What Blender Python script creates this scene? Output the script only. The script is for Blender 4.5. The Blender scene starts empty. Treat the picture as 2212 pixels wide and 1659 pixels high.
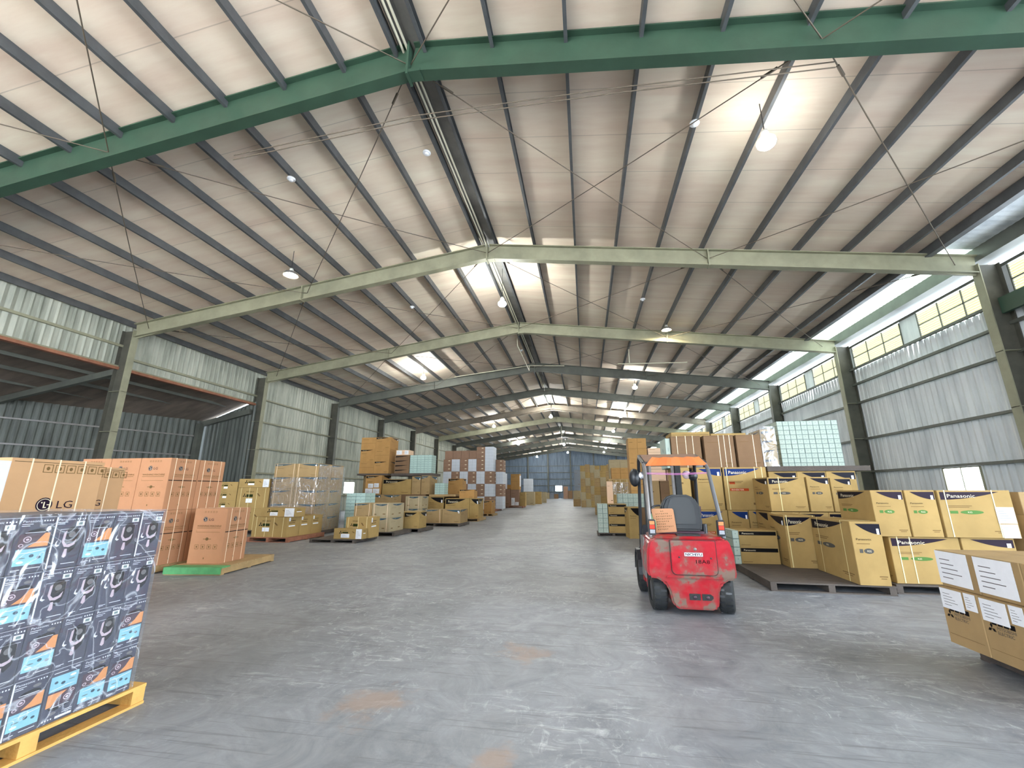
import bpy, bmesh, math, random
from mathutils import Matrix, Vector
R = random.Random(7)
D = bpy.data
SC = bpy.context.scene
COL = SC.collection
PI = math.pi

# ------------------------------------------------------------------ camera, world, exposure
cam = D.cameras.new('camera')
cam.sensor_width = 36.0
cam.lens = 914.5 * 36 / 2212
cam.clip_start = 0.05
cam.clip_end = 400
camo = D.objects.new('camera', cam)
COL.objects.link(camo)
camo.location = (0, 0, 1.5)
camo.rotation_euler = (PI / 2 + 0.249, 0, 0.1682)
SC.camera = camo
SC.view_settings.view_transform = 'Standard'
SC.view_settings.look = 'None'
SC.view_settings.gamma = 1
SC.view_settings.use_curve_mapping = False
SC.view_settings.exposure = 1.45
cy = SC.cycles
cy.use_denoising = True
cy.max_bounces = 7
cy.diffuse_bounces = 4
cy.glossy_bounces = 3
cy.transmission_bounces = 4
cy.transparent_max_bounces = 6
cy.sample_clamp_indirect = 6
cy.sample_clamp_direct = 0
cy.caustics_reflective = False
cy.caustics_refractive = False
w = D.worlds.new('overcast_sky')
SC.world = w
w.use_nodes = True
w.node_tree.nodes['Background'].inputs[0].default_value = (0.78, 0.89, 1.0, 1)
w.node_tree.nodes['Background'].inputs[1].default_value = 5.0
LAMP_W = 1.0


def portal(loc, rot, sx, sy):
    l = D.lights.new('daylight_portal', 'AREA')
    l.shape = 'RECTANGLE'; l.size = sx; l.size_y = sy
    l.cycles.is_portal = True
    o = D.objects.new('daylight_portal', l)
    COL.objects.link(o); o.location = loc; o.rotation_euler = rot


sun = D.lights.new('sun', 'SUN'); sun.energy = 27; sun.angle = .01; sun.color = (1, .98, .95)
suno = D.objects.new('sun', sun); COL.objects.link(suno); suno.rotation_euler = (.24, 0, 0)     # high sun on the yard outside the open door
portal((-10.2, -12.1, 4.6), (PI / 2, 0, 0), 17, 9.2)      # the open shed door behind the camera

# ------------------------------------------------------------------ materials
MC = {}


def mat(name, col, rough=0.7, metal=0.0, var=0.0, scale=6.0, bump=0.0, bscale=40.0, col2=None, emit=None, objvar=0.0, stretch=None):
    if name in MC: return MC[name]
    m = D.materials.new(name); m.use_nodes = True
    nt = m.node_tree; b = nt.nodes['Principled BSDF']
    b.inputs['Roughness'].default_value = rough
    b.inputs['Metallic'].default_value = metal
    if name[:3] in ('ink', 'car'): b.inputs['Specular IOR Level'].default_value = .12
    b.inputs['Base Color'].default_value = (*col, 1)
    tc = nt.nodes.new('ShaderNodeTexCoord')
    src = tc.outputs['Object']
    if stretch:
        mp = nt.nodes.new('ShaderNodeMapping'); mp.inputs['Scale'].default_value = stretch
        nt.links.new(src, mp.inputs['Vector']); src = mp.outputs['Vector']
    out = None
    if var or col2:
        n = nt.nodes.new('ShaderNodeTexNoise'); n.inputs['Scale'].default_value = scale
        n.inputs['Detail'].default_value = 5; n.inputs['Roughness'].default_value = 0.6
        nt.links.new(src, n.inputs['Vector'])
        cr = nt.nodes.new('ShaderNodeValToRGB')
        c2 = col2 if col2 else tuple(c * (1 - var) for c in col)
        cr.color_ramp.elements[0].position = 0.35; cr.color_ramp.elements[0].color = (*c2, 1)
        cr.color_ramp.elements[1].position = 0.65; cr.color_ramp.elements[1].color = (*col, 1)
        nt.links.new(n.outputs['Fac'], cr.inputs['Fac']); out = cr.outputs['Color']
    if objvar:
        oi = nt.nodes.new('ShaderNodeObjectInfo')
        hs = nt.nodes.new('ShaderNodeHueSaturation')
        mr = nt.nodes.new('ShaderNodeMapRange')
        mr.inputs['To Min'].default_value = 1 - objvar; mr.inputs['To Max'].default_value = 1 + objvar * 0.6
        nt.links.new(oi.outputs['Random'], mr.inputs['Value'])
        nt.links.new(mr.outputs['Result'], hs.inputs['Value'])
        hs.inputs['Color'].default_value = (*col, 1)
        if out: nt.links.new(out, hs.inputs['Color'])
        out = hs.outputs['Color']
    if out: nt.links.new(out, b.inputs['Base Color'])
    if bump:
        n2 = nt.nodes.new('ShaderNodeTexNoise'); n2.inputs['Scale'].default_value = bscale
        nt.links.new(src, n2.inputs['Vector'])
        bp = nt.nodes.new('ShaderNodeBump'); bp.inputs['Strength'].default_value = bump
        bp.inputs['Distance'].default_value = 0.02
        nt.links.new(n2.outputs['Fac'], bp.inputs['Height']); nt.links.new(bp.outputs['Normal'], b.inputs['Normal'])
    if emit:
        b.inputs['Emission Color'].default_value = (*emit[0], 1)
        b.inputs['Emission Strength'].default_value = emit[1]
    MC[name] = m
    return m


def srgb(r, g, b):
    f = lambda c: (c / 255 / 12.92) if c <= 10 else ((c / 255 + 0.055) / 1.055) ** 2.4
    return (f(r), f(g), f(b))


def S(name, rgb, **k):
    f = .86 if name.startswith('card') else 1.0
    return mat(name, tuple(c * f for c in srgb(*rgb)), **k)


card_lg = S('card_salmon', (192, 140, 104), rough=.75, var=.08, scale=3, objvar=.05)
card_lg2 = S('card_tan_orange', (200, 158, 116), rough=.75, var=.08, scale=3, objvar=.05)
card_yel = S('card_yellow_brown', (180, 150, 96), rough=.75, var=.14, scale=2.5, objvar=.07)
card_mid = S('card_mid_brown', (174, 146, 104), rough=.75, var=.12, scale=3, objvar=.08)
card_brn = S('card_dark_brown', (136, 108, 82), rough=.78, var=.12, scale=3, objvar=.08)
card_rose = S('card_rose_brown', (160, 128, 108), rough=.78, var=.1, scale=3, objvar=.06)
card_pale = S('card_pale', (182, 166, 134), rough=.75, var=.1, scale=3, objvar=.06)
card_oran = S('card_orange', (190, 146, 90), rough=.72, var=.1, scale=3, objvar=.06)
card_grey = S('card_blue_grey', (130, 136, 146), rough=.7, var=.1, scale=3)
card_white = S('card_white_green', (186, 200, 188), rough=.65, var=.05, scale=4, objvar=.04)
card_mint = S('card_mint', (182, 208, 200), rough=.65, var=.05, scale=4, objvar=.04)
card_bwh = S('card_blue_white', (220, 226, 236), rough=.6, var=.05, scale=4)
card_peach = S('card_peach', (240, 204, 172), rough=.65)
vac_dark = S('vacuum_carton_navy', (66, 68, 86), rough=.38, var=.25, scale=3, objvar=.12)
ink_black = S('ink_black', (12, 10, 12), rough=.5)
ink_navy = S('ink_navy', (16, 14, 28), rough=.45)
ink_blue = S('ink_blue', (22, 46, 100), rough=.5)
ink_teal = S('ink_teal', (56, 80, 92), rough=.5)
ink_green = S('ink_green', (78, 116, 56), rough=.6)
ink_dgreen = S('ink_dark_green', (38, 46, 18), rough=.6)
ink_grey = S('ink_grey', (78, 76, 72), rough=.6)
ink_red = S('ink_red', (168, 66, 30), rough=.6)
ink_faint = S('ink_faint_brown', (112, 88, 54), rough=.7)
ink_purple = S('ink_dark_purple', (34, 20, 36), rough=.5)
seam = S('carton_seam', (92, 74, 52), rough=.8)
paper = S('paper_white', (226, 228, 232), rough=.6, var=.05, scale=14)
white = S('white_print', (236, 238, 244), rough=.4)
cream = S('cream_print', (222, 208, 178), rough=.6)
orange = S('orange_print', (240, 158, 88), rough=.45, var=.15, scale=9)
maroon = S('maroon_print', (70, 46, 58), rough=.45)
turq = S('turquoise_print', (150, 212, 224), rough=.4, var=.2, scale=6)
pinkish = S('pink_metal_print', (206, 184, 190), rough=.4)
gridink = S('grid_ink', (112, 132, 128), rough=.6)
strap_m = S('strap_pale', (238, 214, 180), rough=.35)
strap_y = S('strap_yellow', (226, 214, 160), rough=.35)
wood = S('pallet_wood', (176, 146, 100), rough=.8, var=.25, scale=5, bump=.3)
wood_o = S('pallet_orange', (226, 176, 96), rough=.7, var=.2, scale=5, bump=.2)
wood_r = S('pallet_red_brown', (158, 104, 78), rough=.8, var=.25, scale=5, bump=.3)
wood_g = S('pallet_green_paint', (84, 158, 98), rough=.6, var=.2, scale=8)
wood_d = S('pallet_dark', (86, 77, 70), rough=.8, var=.25, scale=4, bump=.3)
steel_g = S('beam_green_paint', (52, 78, 62), rough=.5, var=.2, scale=1.6, bump=.1, bscale=8)
steel_o = S('beam_olive_grey', (148, 146, 122), rough=.6, var=.25, scale=1.5)
steel_d = S('beam_dark_grey', (98, 100, 92), rough=.6, var=.25, scale=1.5)
steel_k = S('column_dark_grime', (84, 82, 72), rough=.7, var=.3, scale=2)  # shade of the column recess, put into the colour of web and outer flange
steel_b = S('beam_brown_grey', (136, 126, 112), rough=.6, var=.25, scale=1.5)
purlin_m = S('purlin_galvanised', (98, 100, 102), rough=.5, metal=.3, var=.3, scale=2)
rod_m = S('rod_rusty', (96, 84, 70), rough=.6)
ridge_m = S('ridge_sheet', (120, 118, 114), rough=.6, var=.4, scale=1.2)
pipe_m = S('pipe_offwhite', (214, 208, 186), rough=.5)
black_rub = S('tyre_rubber', (38, 40, 40), rough=.75, var=.2, scale=20, bump=.2)
black_pl = S('black_plastic', (34, 36, 40), rough=.4)
grey_pl = S('grey_plastic', (92, 94, 98), rough=.45)
grey_mt = S('grey_metal', (134, 130, 128), rough=.4, metal=.4, var=.2, scale=8)
seat_m = S('seat_vinyl', (40, 43, 46), rough=.5, var=.1, scale=10)
seat_p = S('seat_panel', (50, 53, 55), rough=.5)
chrome = S('worn_chrome', (200, 200, 204), rough=.25, metal=.9)
can_m = S('canopy_orange', (196, 100, 34), rough=.6, var=.15, scale=5)
purple = S('purple_rope', (196, 120, 176), rough=.6)
mint = S('pale_green_cloth', (176, 222, 172), rough=.7, var=.3, scale=16)
tail_r = S('tail_lamp_red', (210, 60, 40), rough=.25)
tail_o = S('tail_lamp_amber', (196, 128, 78), rough=.3)


def red_paint():
    m = D.materials.new('forklift_red_paint'); m.use_nodes = True
    nt = m.node_tree; b = nt.nodes['Principled BSDF']
    tc = nt.nodes.new('ShaderNodeTexCoord')
    n = nt.nodes.new('ShaderNodeTexNoise'); n.inputs['Scale'].default_value = 3.2; n.inputs['Detail'].default_value = 9; n.inputs['Roughness'].default_value = .62
    cr = nt.nodes.new('ShaderNodeValToRGB')
    e = cr.color_ramp.elements
    e[0].position = .40; e[0].color = (*srgb(116, 96, 84), 1)
    e[1].position = .45; e[1].color = (*srgb(150, 52, 52), 1)
    x = e.new(.55); x.color = (*srgb(164, 12, 30), 1)
    x = e.new(.70); x.color = (*srgb(176, 28, 42), 1)
    nt.links.new(tc.outputs['Object'], n.inputs['Vector']); nt.links.new(n.outputs['Fac'], cr.inputs['Fac'])
    nt.links.new(cr.outputs['Color'], b.inputs['Base Color'])
    b.inputs['Roughness'].default_value = .32
    n2 = nt.nodes.new('ShaderNodeTexNoise'); n2.inputs['Scale'].default_value = 5
    bp = nt.nodes.new('ShaderNodeBump'); bp.inputs['Strength'].default_value = .35; bp.inputs['Distance'].default_value = .03
    nt.links.new(tc.outputs['Object'], n2.inputs['Vector']); nt.links.new(n2.outputs['Fac'], bp.inputs['Height']); nt.links.new(bp.outputs['Normal'], b.inputs['Normal'])
    MC['red'] = m
    return m


red = red_paint()


def floor_mat():
    m = D.materials.new('worn_concrete'); m.use_nodes = True
    nt = m.node_tree; b = nt.nodes['Principled BSDF']; L = nt.links.new
    tc = nt.nodes.new('ShaderNodeTexCoord')

    def noise(scale, detail, rough=.6, dist=0, sc=None, rot=0):
        n = nt.nodes.new('ShaderNodeTexNoise'); n.inputs['Scale'].default_value = scale; n.inputs['Detail'].default_value = detail
        n.inputs['Roughness'].default_value = rough; n.inputs['Distortion'].default_value = dist
        if sc:
            mp = nt.nodes.new('ShaderNodeMapping'); mp.inputs['Scale'].default_value = sc; mp.inputs['Rotation'].default_value = (0, 0, rot)
            L(tc.outputs['Object'], mp.inputs['Vector']); L(mp.outputs['Vector'], n.inputs['Vector'])
        else: L(tc.outputs['Object'], n.inputs['Vector'])
        return n.outputs['Fac']

    def ramp(f, p0, c0, p1, c1):
        cr = nt.nodes.new('ShaderNodeValToRGB')
        cr.color_ramp.elements[0].position = p0; cr.color_ramp.elements[0].color = (*c0, 1)
        cr.color_ramp.elements[1].position = p1; cr.color_ramp.elements[1].color = (*c1, 1)
        L(f, cr.inputs['Fac']); return cr.outputs['Color']

    def mix(f, a, c, mode='MIX'):
        x = nt.nodes.new('ShaderNodeMix'); x.data_type = 'RGBA'; x.blend_type = mode
        if isinstance(f, float): x.inputs[0].default_value = f
        else: L(f, x.inputs[0])
        for s, v in ((6, a), (7, c)):
            if isinstance(v, tuple): x.inputs[s].default_value = (*v, 1)
            else: L(v, x.inputs[s])
        return x.outputs[2]

    base = ramp(noise(.35, 6, .65, .6), .3, srgb(114, 117, 122), .7, srgb(146, 149, 154))
    fine = ramp(noise(1.7, 10, .72, 2.0), .34, (.70, .71, .73), .68, (1.18, 1.18, 1.17))
    c = mix(1.0, base, fine, 'MULTIPLY')
    # pale scuffs: two sets of stretched streaks, broken up by a large patch mask
    st1 = ramp(noise(4, 9, .75, 2.2, (.55, 1.3, 1), .5), .53, (0, 0, 0), .68, (1, 1, 1))
    st2 = ramp(noise(7, 8, .75, 1.8, (1.3, .5, 1), -.35), .56, (0, 0, 0), .70, (1, 1, 1))
    pm = ramp(noise(.55, 4), .40, (0, 0, 0), .64, (.85, .85, .85))
    s = mix(1.0, mix(1.0, st1, st2, 'ADD'), pm, 'MULTIPLY')
    c = mix(s, c, srgb(196, 198, 200))
    # fine dark scratches
    sc1 = ramp(noise(14, 3, .5, .8, (.08, 2.2, 1), .9), .60, (0, 0, 0), .66, (1, 1, 1))
    c = mix(sc1, c, mix(.55, c, srgb(96, 96, 98)))
    # rust stains, at their own spots
    for (x, y, r) in ((-0.66, 4.53, .30), (-1.62, 3.35, .34), (-0.61, 2.85, .2)):
        g = nt.nodes.new('ShaderNodeVectorMath'); g.operation = 'DISTANCE'; g.inputs[1].default_value = (x, y, 0)
        L(tc.outputs['Object'], g.inputs[0])
        a = nt.nodes.new('ShaderNodeMath'); a.operation = 'MULTIPLY_ADD'; a.inputs[1].default_value = 1.0
        L(noise(4.5, 5), a.inputs[2]); L(g.outputs['Value'], a.inputs[0])
        rr = ramp(a.outputs[0], r + .28, (.55, .55, .55), r + .46, (0, 0, 0))
        c = mix(rr, c, srgb(150, 124, 106))
    L(c, b.inputs['Base Color'])
    b.inputs['Roughness'].default_value = .52
    rg = nt.nodes.new('ShaderNodeMapRange'); rg.inputs['To Min'].default_value = .38; rg.inputs['To Max'].default_value = .66
    L(noise(1.1, 5), rg.inputs['Value']); L(rg.outputs['Result'], b.inputs['Roughness'])
    bp = nt.nodes.new('ShaderNodeBump'); bp.inputs['Strength'].default_value = .25; bp.inputs['Distance'].default_value = .01
    L(noise(9, 6), bp.inputs['Height']); L(bp.outputs['Normal'], b.inputs['Normal'])
    return m


def ceiling_mat():
    m = D.materials.new('ceiling_insulation_board'); m.use_nodes = True
    nt = m.node_tree; b = nt.nodes['Principled BSDF']; L = nt.links.new
    tc = nt.nodes.new('ShaderNodeTexCoord')
    mp = nt.nodes.new('ShaderNodeMapping'); mp.inputs['Scale'].default_value = (.35, 2.6, 1)
    L(tc.outputs['Object'], mp.inputs['Vector'])
    n = nt.nodes.new('ShaderNodeTexNoise'); n.inputs['Scale'].default_value = 1.0; n.inputs['Detail'].default_value = 7; n.inputs['Roughness'].default_value = .6
    L(mp.outputs['Vector'], n.inputs['Vector'])
    cr = nt.nodes.new('ShaderNodeValToRGB'); e = cr.color_ramp.elements
    e[0].position = .32; e[0].color = (*srgb(222, 202, 184), 1)
    e[1].position = .68; e[1].color = (*srgb(234, 222, 204), 1)
    L(n.outputs['Fac'], cr.inputs['Fac'])
    n2 = nt.nodes.new('ShaderNodeTexNoise'); n2.inputs['Scale'].default_value = .22; n2.inputs['Detail'].default_value = 3
    L(tc.outputs['Object'], n2.inputs['Vector'])
    cr2 = nt.nodes.new('ShaderNodeValToRGB')
    cr2.color_ramp.elements[0].position = .38; cr2.color_ramp.elements[0].color = (.9, .86, .84, 1)
    cr2.color_ramp.elements[1].position = .62; cr2.color_ramp.elements[1].color = (1.03, 1.03, 1.0, 1)
    L(n2.outputs['Fac'], cr2.inputs['Fac'])
    mx = nt.nodes.new('ShaderNodeMix'); mx.data_type = 'RGBA'; mx.blend_type = 'MULTIPLY'; mx.inputs[0].default_value = 1
    L(cr.outputs['Color'], mx.inputs[6]); L(cr2.outputs['Color'], mx.inputs[7])
    # board joints every 1.0 m along the shed
    sx = nt.nodes.new('ShaderNodeSeparateXYZ'); L(tc.outputs['Object'], sx.inputs[0])
    fr = nt.nodes.new('ShaderNodeMath'); fr.operation = 'FRACT'
    dv = nt.nodes.new('ShaderNodeMath'); dv.operation = 'MULTIPLY'; dv.inputs[1].default_value = 1 / 1.35
    L(sx.outputs['Y'], dv.inputs[0]); L(dv.outputs[0], fr.inputs[0])
    lt = nt.nodes.new('ShaderNodeMath'); lt.operation = 'LESS_THAN'; lt.inputs[1].default_value = .016
    L(fr.outputs[0], lt.inputs[0])
    ml = nt.nodes.new('ShaderNodeMath'); ml.operation = 'MULTIPLY'; ml.inputs[1].default_value = .35; L(lt.outputs[0], ml.inputs[0])
    m2 = nt.nodes.new('ShaderNodeMix'); m2.data_type = 'RGBA'; L(ml.outputs[0], m2.inputs[0])
    L(mx.outputs[2], m2.inputs[6]); m2.inputs[7].default_value = (*srgb(120, 104, 92), 1)
    L(m2.outputs[2], b.inputs['Base Color'])
    b.inputs['Roughness'].default_value = .75
    bp = nt.nodes.new('ShaderNodeBump'); bp.inputs['Strength'].default_value = .25; bp.inputs['Distance'].default_value = .03
    L(n.outputs['Fac'], bp.inputs['Height']); L(bp.outputs['Normal'], b.inputs['Normal'])
    return m


def wall_mat(name, rgb, rgb2):
    m = D.materials.new(name); m.use_nodes = True
    nt = m.node_tree; b = nt.nodes['Principled BSDF']; L = nt.links.new
    tc = nt.nodes.new('ShaderNodeTexCoord')
    mp = nt.nodes.new('ShaderNodeMapping'); mp.inputs['Scale'].default_value = (1.4, 1.4, .18)
    L(tc.outputs['Object'], mp.inputs['Vector'])
    n = nt.nodes.new('ShaderNodeTexNoise'); n.inputs['Scale'].default_value = 1.6; n.inputs['Detail'].default_value = 8; n.inputs['Roughness'].default_value = .65
    L(mp.outputs['Vector'], n.inputs['Vector'])
    cr = nt.nodes.new('ShaderNodeValToRGB'); e = cr.color_ramp.elements
    e[0].position = .33; e[0].color = (*srgb(*rgb2), 1)
    e[1].position = .6; e[1].color = (*srgb(*rgb), 1)
    L(n.outputs['Fac'], cr.inputs['Fac']); L(cr.outputs['Color'], b.inputs['Base Color'])
    b.inputs['Roughness'].default_value = .55
    return m


wall_r = wall_mat('sheeting_blue_grey', (214, 218, 220), (182, 188, 192))
wall_l = wall_mat('sheeting_green_grey', (182, 184, 170), (134, 138, 126))
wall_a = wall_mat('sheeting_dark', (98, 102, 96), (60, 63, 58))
wall_e = wall_mat('sheeting_dark_blue', (110, 126, 144), (84, 98, 116))
floor_m = floor_mat()
ceil_m = ceiling_mat()
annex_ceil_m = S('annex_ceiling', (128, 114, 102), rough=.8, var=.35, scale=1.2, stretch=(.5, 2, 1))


def film_mat():
    m = D.materials.new('stretch_film'); m.use_nodes = True
    nt = m.node_tree; L = nt.links.new
    for n in list(nt.nodes): nt.nodes.remove(n)
    out = nt.nodes.new('ShaderNodeOutputMaterial')
    tr = nt.nodes.new('ShaderNodeBsdfTransparent'); tr.inputs[0].default_value = (.96, .97, 1, 1)
    gl = nt.nodes.new('ShaderNodeBsdfGlossy'); gl.inputs['Roughness'].default_value = .16
    df = nt.nodes.new('ShaderNodeBsdfDiffuse'); df.inputs[0].default_value = (.85, .88, .95, 1)
    tc = nt.nodes.new('ShaderNodeTexCoord')
    n = nt.nodes.new('ShaderNodeTexNoise'); n.inputs['Scale'].default_value = 2.4; n.inputs['Detail'].default_value = 2; n.inputs['Distortion'].default_value = 1.6
    mp = nt.nodes.new('ShaderNodeMapping'); mp.inputs['Scale'].default_value = (1, 1.6, .9); mp.inputs['Rotation'].default_value = (.6, 0, 0)
    L(tc.outputs['Object'], mp.inputs[0]); L(mp.outputs[0], n.inputs['Vector'])
    # thin creases where the noise crosses mid value
    a = nt.nodes.new('ShaderNodeMath'); a.operation = 'SUBTRACT'; a.inputs[1].default_value = .5; L(n.outputs['Fac'], a.inputs[0])
    ab = nt.nodes.new('ShaderNodeMath'); ab.operation = 'ABSOLUTE'; L(a.outputs[0], ab.inputs[0])
    mr = nt.nodes.new('ShaderNodeMapRange'); mr.inputs['From Max'].default_value = .02; mr.inputs['To Min'].default_value = .36; mr.inputs['To Max'].default_value = .055
    L(ab.outputs[0], mr.inputs['Value'])
    bp = nt.nodes.new('ShaderNodeBump'); bp.inputs['Strength'].default_value = .9; bp.inputs['Distance'].default_value = .05
    L(n.outputs['Fac'], bp.inputs['Height']); L(bp.outputs[0], gl.inputs['Normal'])
    m1 = nt.nodes.new('ShaderNodeMixShader'); L(mr.outputs[0], m1.inputs[0]); L(tr.outputs[0], m1.inputs[1]); L(df.outputs[0], m1.inputs[2])
    m2 = nt.nodes.new('ShaderNodeMixShader'); m2.inputs[0].default_value = .14; L(m1.outputs[0], m2.inputs[1]); L(gl.outputs[0], m2.inputs[2])
    L(m2.outputs[0], out.inputs[0])
    return m


film_m = film_mat()


def translucent(name, col, mixf=.6):
    m = D.materials.new(name); m.use_nodes = True
    nt = m.node_tree; L = nt.links.new
    b = nt.nodes['Principled BSDF']; b.inputs['Base Color'].default_value = (*col, 1)
    t = nt.nodes.new('ShaderNodeBsdfTranslucent'); t.inputs[0].default_value = (*col, 1)
    mx = nt.nodes.new('ShaderNodeMixShader'); mx.inputs[0].default_value = mixf
    L(b.outputs[0], mx.inputs[1]); L(t.outputs[0], mx.inputs[2])
    L(mx.outputs[0], nt.nodes['Material Output'].inputs[0])
    return m


sky_sheet = translucent('translucent_roof_sheet', srgb(150, 168, 156), .3)
louvre_m = translucent('louvre_cream', srgb(196, 184, 138), .22)
glass_m = mat('pane_glass', (.95, .97, 1), rough=.02)
_b = glass_m.node_tree.nodes['Principled BSDF']
_nt = glass_m.node_tree
_t = _nt.nodes.new('ShaderNodeBsdfTransparent'); _mx = _nt.nodes.new('ShaderNodeMixShader'); _mx.inputs[0].default_value = .93
_nt.links.new(_b.outputs[0], _mx.inputs[1]); _nt.links.new(_t.outputs[0], _mx.inputs[2]); _nt.links.new(_mx.outputs[0], _nt.nodes['Material Output'].inputs[0])

# ------------------------------------------------------------------ mesh helpers


class MB:
    """collects geometry with several materials; build() links it as one mesh object"""

    def __init__(s): s.v = []; s.f = []; s.m = []; s.mats = []; s.sm = []

    def mi(s, m):
        if m not in s.mats: s.mats.append(m)
        return s.mats.index(m)

    def add(s, vs, fs, m, smooth=False):
        o = len(s.v); s.v += [tuple(v) for v in vs]; k = s.mi(m)
        for f in fs: s.f.append(tuple(i + o for i in f)); s.m.append(k); s.sm.append(smooth)

    def box(s, x0, y0, z0, x1, y1, z1, m, M=None):
        vs = [(x0, y0, z0), (x1, y0, z0), (x1, y1, z0), (x0, y1, z0), (x0, y0, z1), (x1, y0, z1), (x1, y1, z1), (x0, y1, z1)]
        if M: vs = [M @ Vector(v) for v in vs]
        s.add(vs, [(0, 3, 2, 1), (4, 5, 6, 7), (0, 1, 5, 4), (1, 2, 6, 5), (2, 3, 7, 6), (3, 0, 4, 7)], m)

    def bar(s, a, b, w, h, m, up=(0, 0, 1)):
        a = Vector(a); b = Vector(b); d = (b - a); L = d.length; d.normalize()
        u = Vector(up); x = d.cross(u)
        if x.length < 1e-4: x = d.cross(Vector((1, 0, 0)))
        x.normalize(); z = x.cross(d)
        M = Matrix((x, d, z)).transposed().to_4x4(); M.translation = a
        s.box(-w / 2, 0, -h / 2, w / 2, L, h / 2, m, M)

    def tube(s, pts, r, m, n=8, smooth=True, cap=True):
        pts = [Vector(p) for p in pts]; rings = []
        for i, p in enumerate(pts):
            d = (pts[min(i + 1, len(pts) - 1)] - pts[max(i - 1, 0)]).normalized()
            x = d.cross(Vector((0, 0, 1)))
            if x.length < 1e-3: x = d.cross(Vector((1, 0, 0)))
            x.normalize(); y = d.cross(x)
            rr = r[i] if isinstance(r, (list, tuple)) else r
            rings.append([p + (x * math.cos(2 * PI * k / n) + y * math.sin(2 * PI * k / n)) * rr for k in range(n)])
        vs = [v for g in rings for v in g]
        fs = [(i * n + k, i * n + (k + 1) % n, (i + 1) * n + (k + 1) % n, (i + 1) * n + k) for i in range(len(pts) - 1) for k in range(n)]
        s.add(vs, fs, m, smooth)
        if cap: s.add(rings[0], [tuple(range(n - 1, -1, -1))], m); s.add(rings[-1], [tuple(range(n))], m)

    def lathe(s, prof, m, M=None, n=20, smooth=True):
        """prof: (r, z) pairs about the z axis"""
        vs = []
        for r, z in prof:
            for k in range(n):
                v = Vector((r * math.cos(2 * PI * k / n), r * math.sin(2 * PI * k / n), z))
                vs.append(M @ v if M else v)
        fs = [(i * n + k, i * n + (k + 1) % n, (i + 1) * n + (k + 1) % n, (i + 1) * n + k) for i in range(len(prof) - 1) for k in range(n)]
        s.add(vs, fs, m, smooth)

    def prism(s, poly, y0, y1, m, axis='y', smooth=False):
        """poly in (x, z), extruded along y (or (y, z) along x)"""
        n = len(poly)
        P = (lambda a, b, t: (a, t, b)) if axis == 'y' else ((lambda a, b, t: (t, a, b)) if axis == 'x' else (lambda a, b, t: (a, b, t)))
        vs = [P(a, b, y0) for a, b in poly] + [P(a, b, y1) for a, b in poly]
        s.add(vs, [tuple(range(n)), tuple(range(2 * n - 1, n - 1, -1))], m)
        s.add(vs, [(i, n + i, n + (i + 1) % n, (i + 1) % n) for i in range(n)], m, smooth)

    def mesh(s, name, bevel=0, recalc=True):
        me = D.meshes.new(name)
        me.from_pydata(s.v, [], s.f)
        for m in s.mats: me.materials.append(m)
        me.polygons.foreach_set('material_index', s.m)
        me.polygons.foreach_set('use_smooth', s.sm)
        me.update()
        if recalc or bevel:
            bm = bmesh.new(); bm.from_mesh(me)
            if bevel:
                bmesh.ops.remove_doubles(bm, verts=bm.verts, dist=1e-5)
                bmesh.ops.recalc_face_normals(bm, faces=bm.faces)
                ed = [e for e in bm.edges if len(e.link_faces) == 2 and e.calc_face_angle(0) > .5]
                bmesh.ops.bevel(bm, geom=ed, offset=bevel, segments=2, affect='EDGES', clamp_overlap=True)
            elif recalc: bmesh.ops.recalc_face_normals(bm, faces=bm.faces)
            bm.to_mesh(me); bm.free()
        return me

    def build(s, name, parent=None, bevel=0, recalc=True, **kw):
        return ob(name, s.mesh(name, bevel, recalc), parent, **kw)


def ob(name, data, parent=None, loc=None, rz=None, label=None, cat=None, group=None, kind=None):
    o = D.objects.new(name, data); COL.objects.link(o)
    if parent: o.parent = parent
    if loc is not None: o.location = loc
    if rz is not None: o.rotation_euler = (0, 0, rz)
    if label: o['label'] = label
    if cat: o['category'] = cat
    if group: o['group'] = group
    if kind: o['kind'] = kind
    return o


TXT = {}


def text_geo(t):
    """outline text as flat polygons, height of capitals = 1, cached"""
    if t in TXT: return TXT[t]
    cu = D.curves.new('txt', 'FONT'); cu.body = t; cu.resolution_u = 2; cu.size = 1.4
    o = D.objects.new('txt', cu)
    me = D.meshes.new_from_object(o)
    vs = [(v.co.x, v.co.y) for v in me.vertices]; fs = [tuple(p.vertices) for p in me.polygons]
    D.objects.remove(o); D.curves.remove(cu); D.meshes.remove(me)
    wd = max([v[0] for v in vs] or [1])
    TXT[t] = (vs, fs, wd)
    return TXT[t]


def ell(cx, cy_, rx, ry, n=16): return [(cx + rx * math.cos(2 * PI * k / n), cy_ + ry * math.sin(2 * PI * k / n)) for k in range(n)]


def face_frame(f, W, Dp, H):
    return {'F': ((-W / 2, -Dp / 2, 0), (1, 0, 0), (0, 0, 1), (0, -1, 0), W, H),
            'R': ((W / 2, -Dp / 2, 0), (0, 1, 0), (0, 0, 1), (1, 0, 0), Dp, H),
            'L': ((-W / 2, Dp / 2, 0), (0, -1, 0), (0, 0, 1), (-1, 0, 0), Dp, H),
            'T': ((-W / 2, -Dp / 2, H), (1, 0, 0), (0, 1, 0), (0, 0, 1), W, Dp)}[f]


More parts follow.
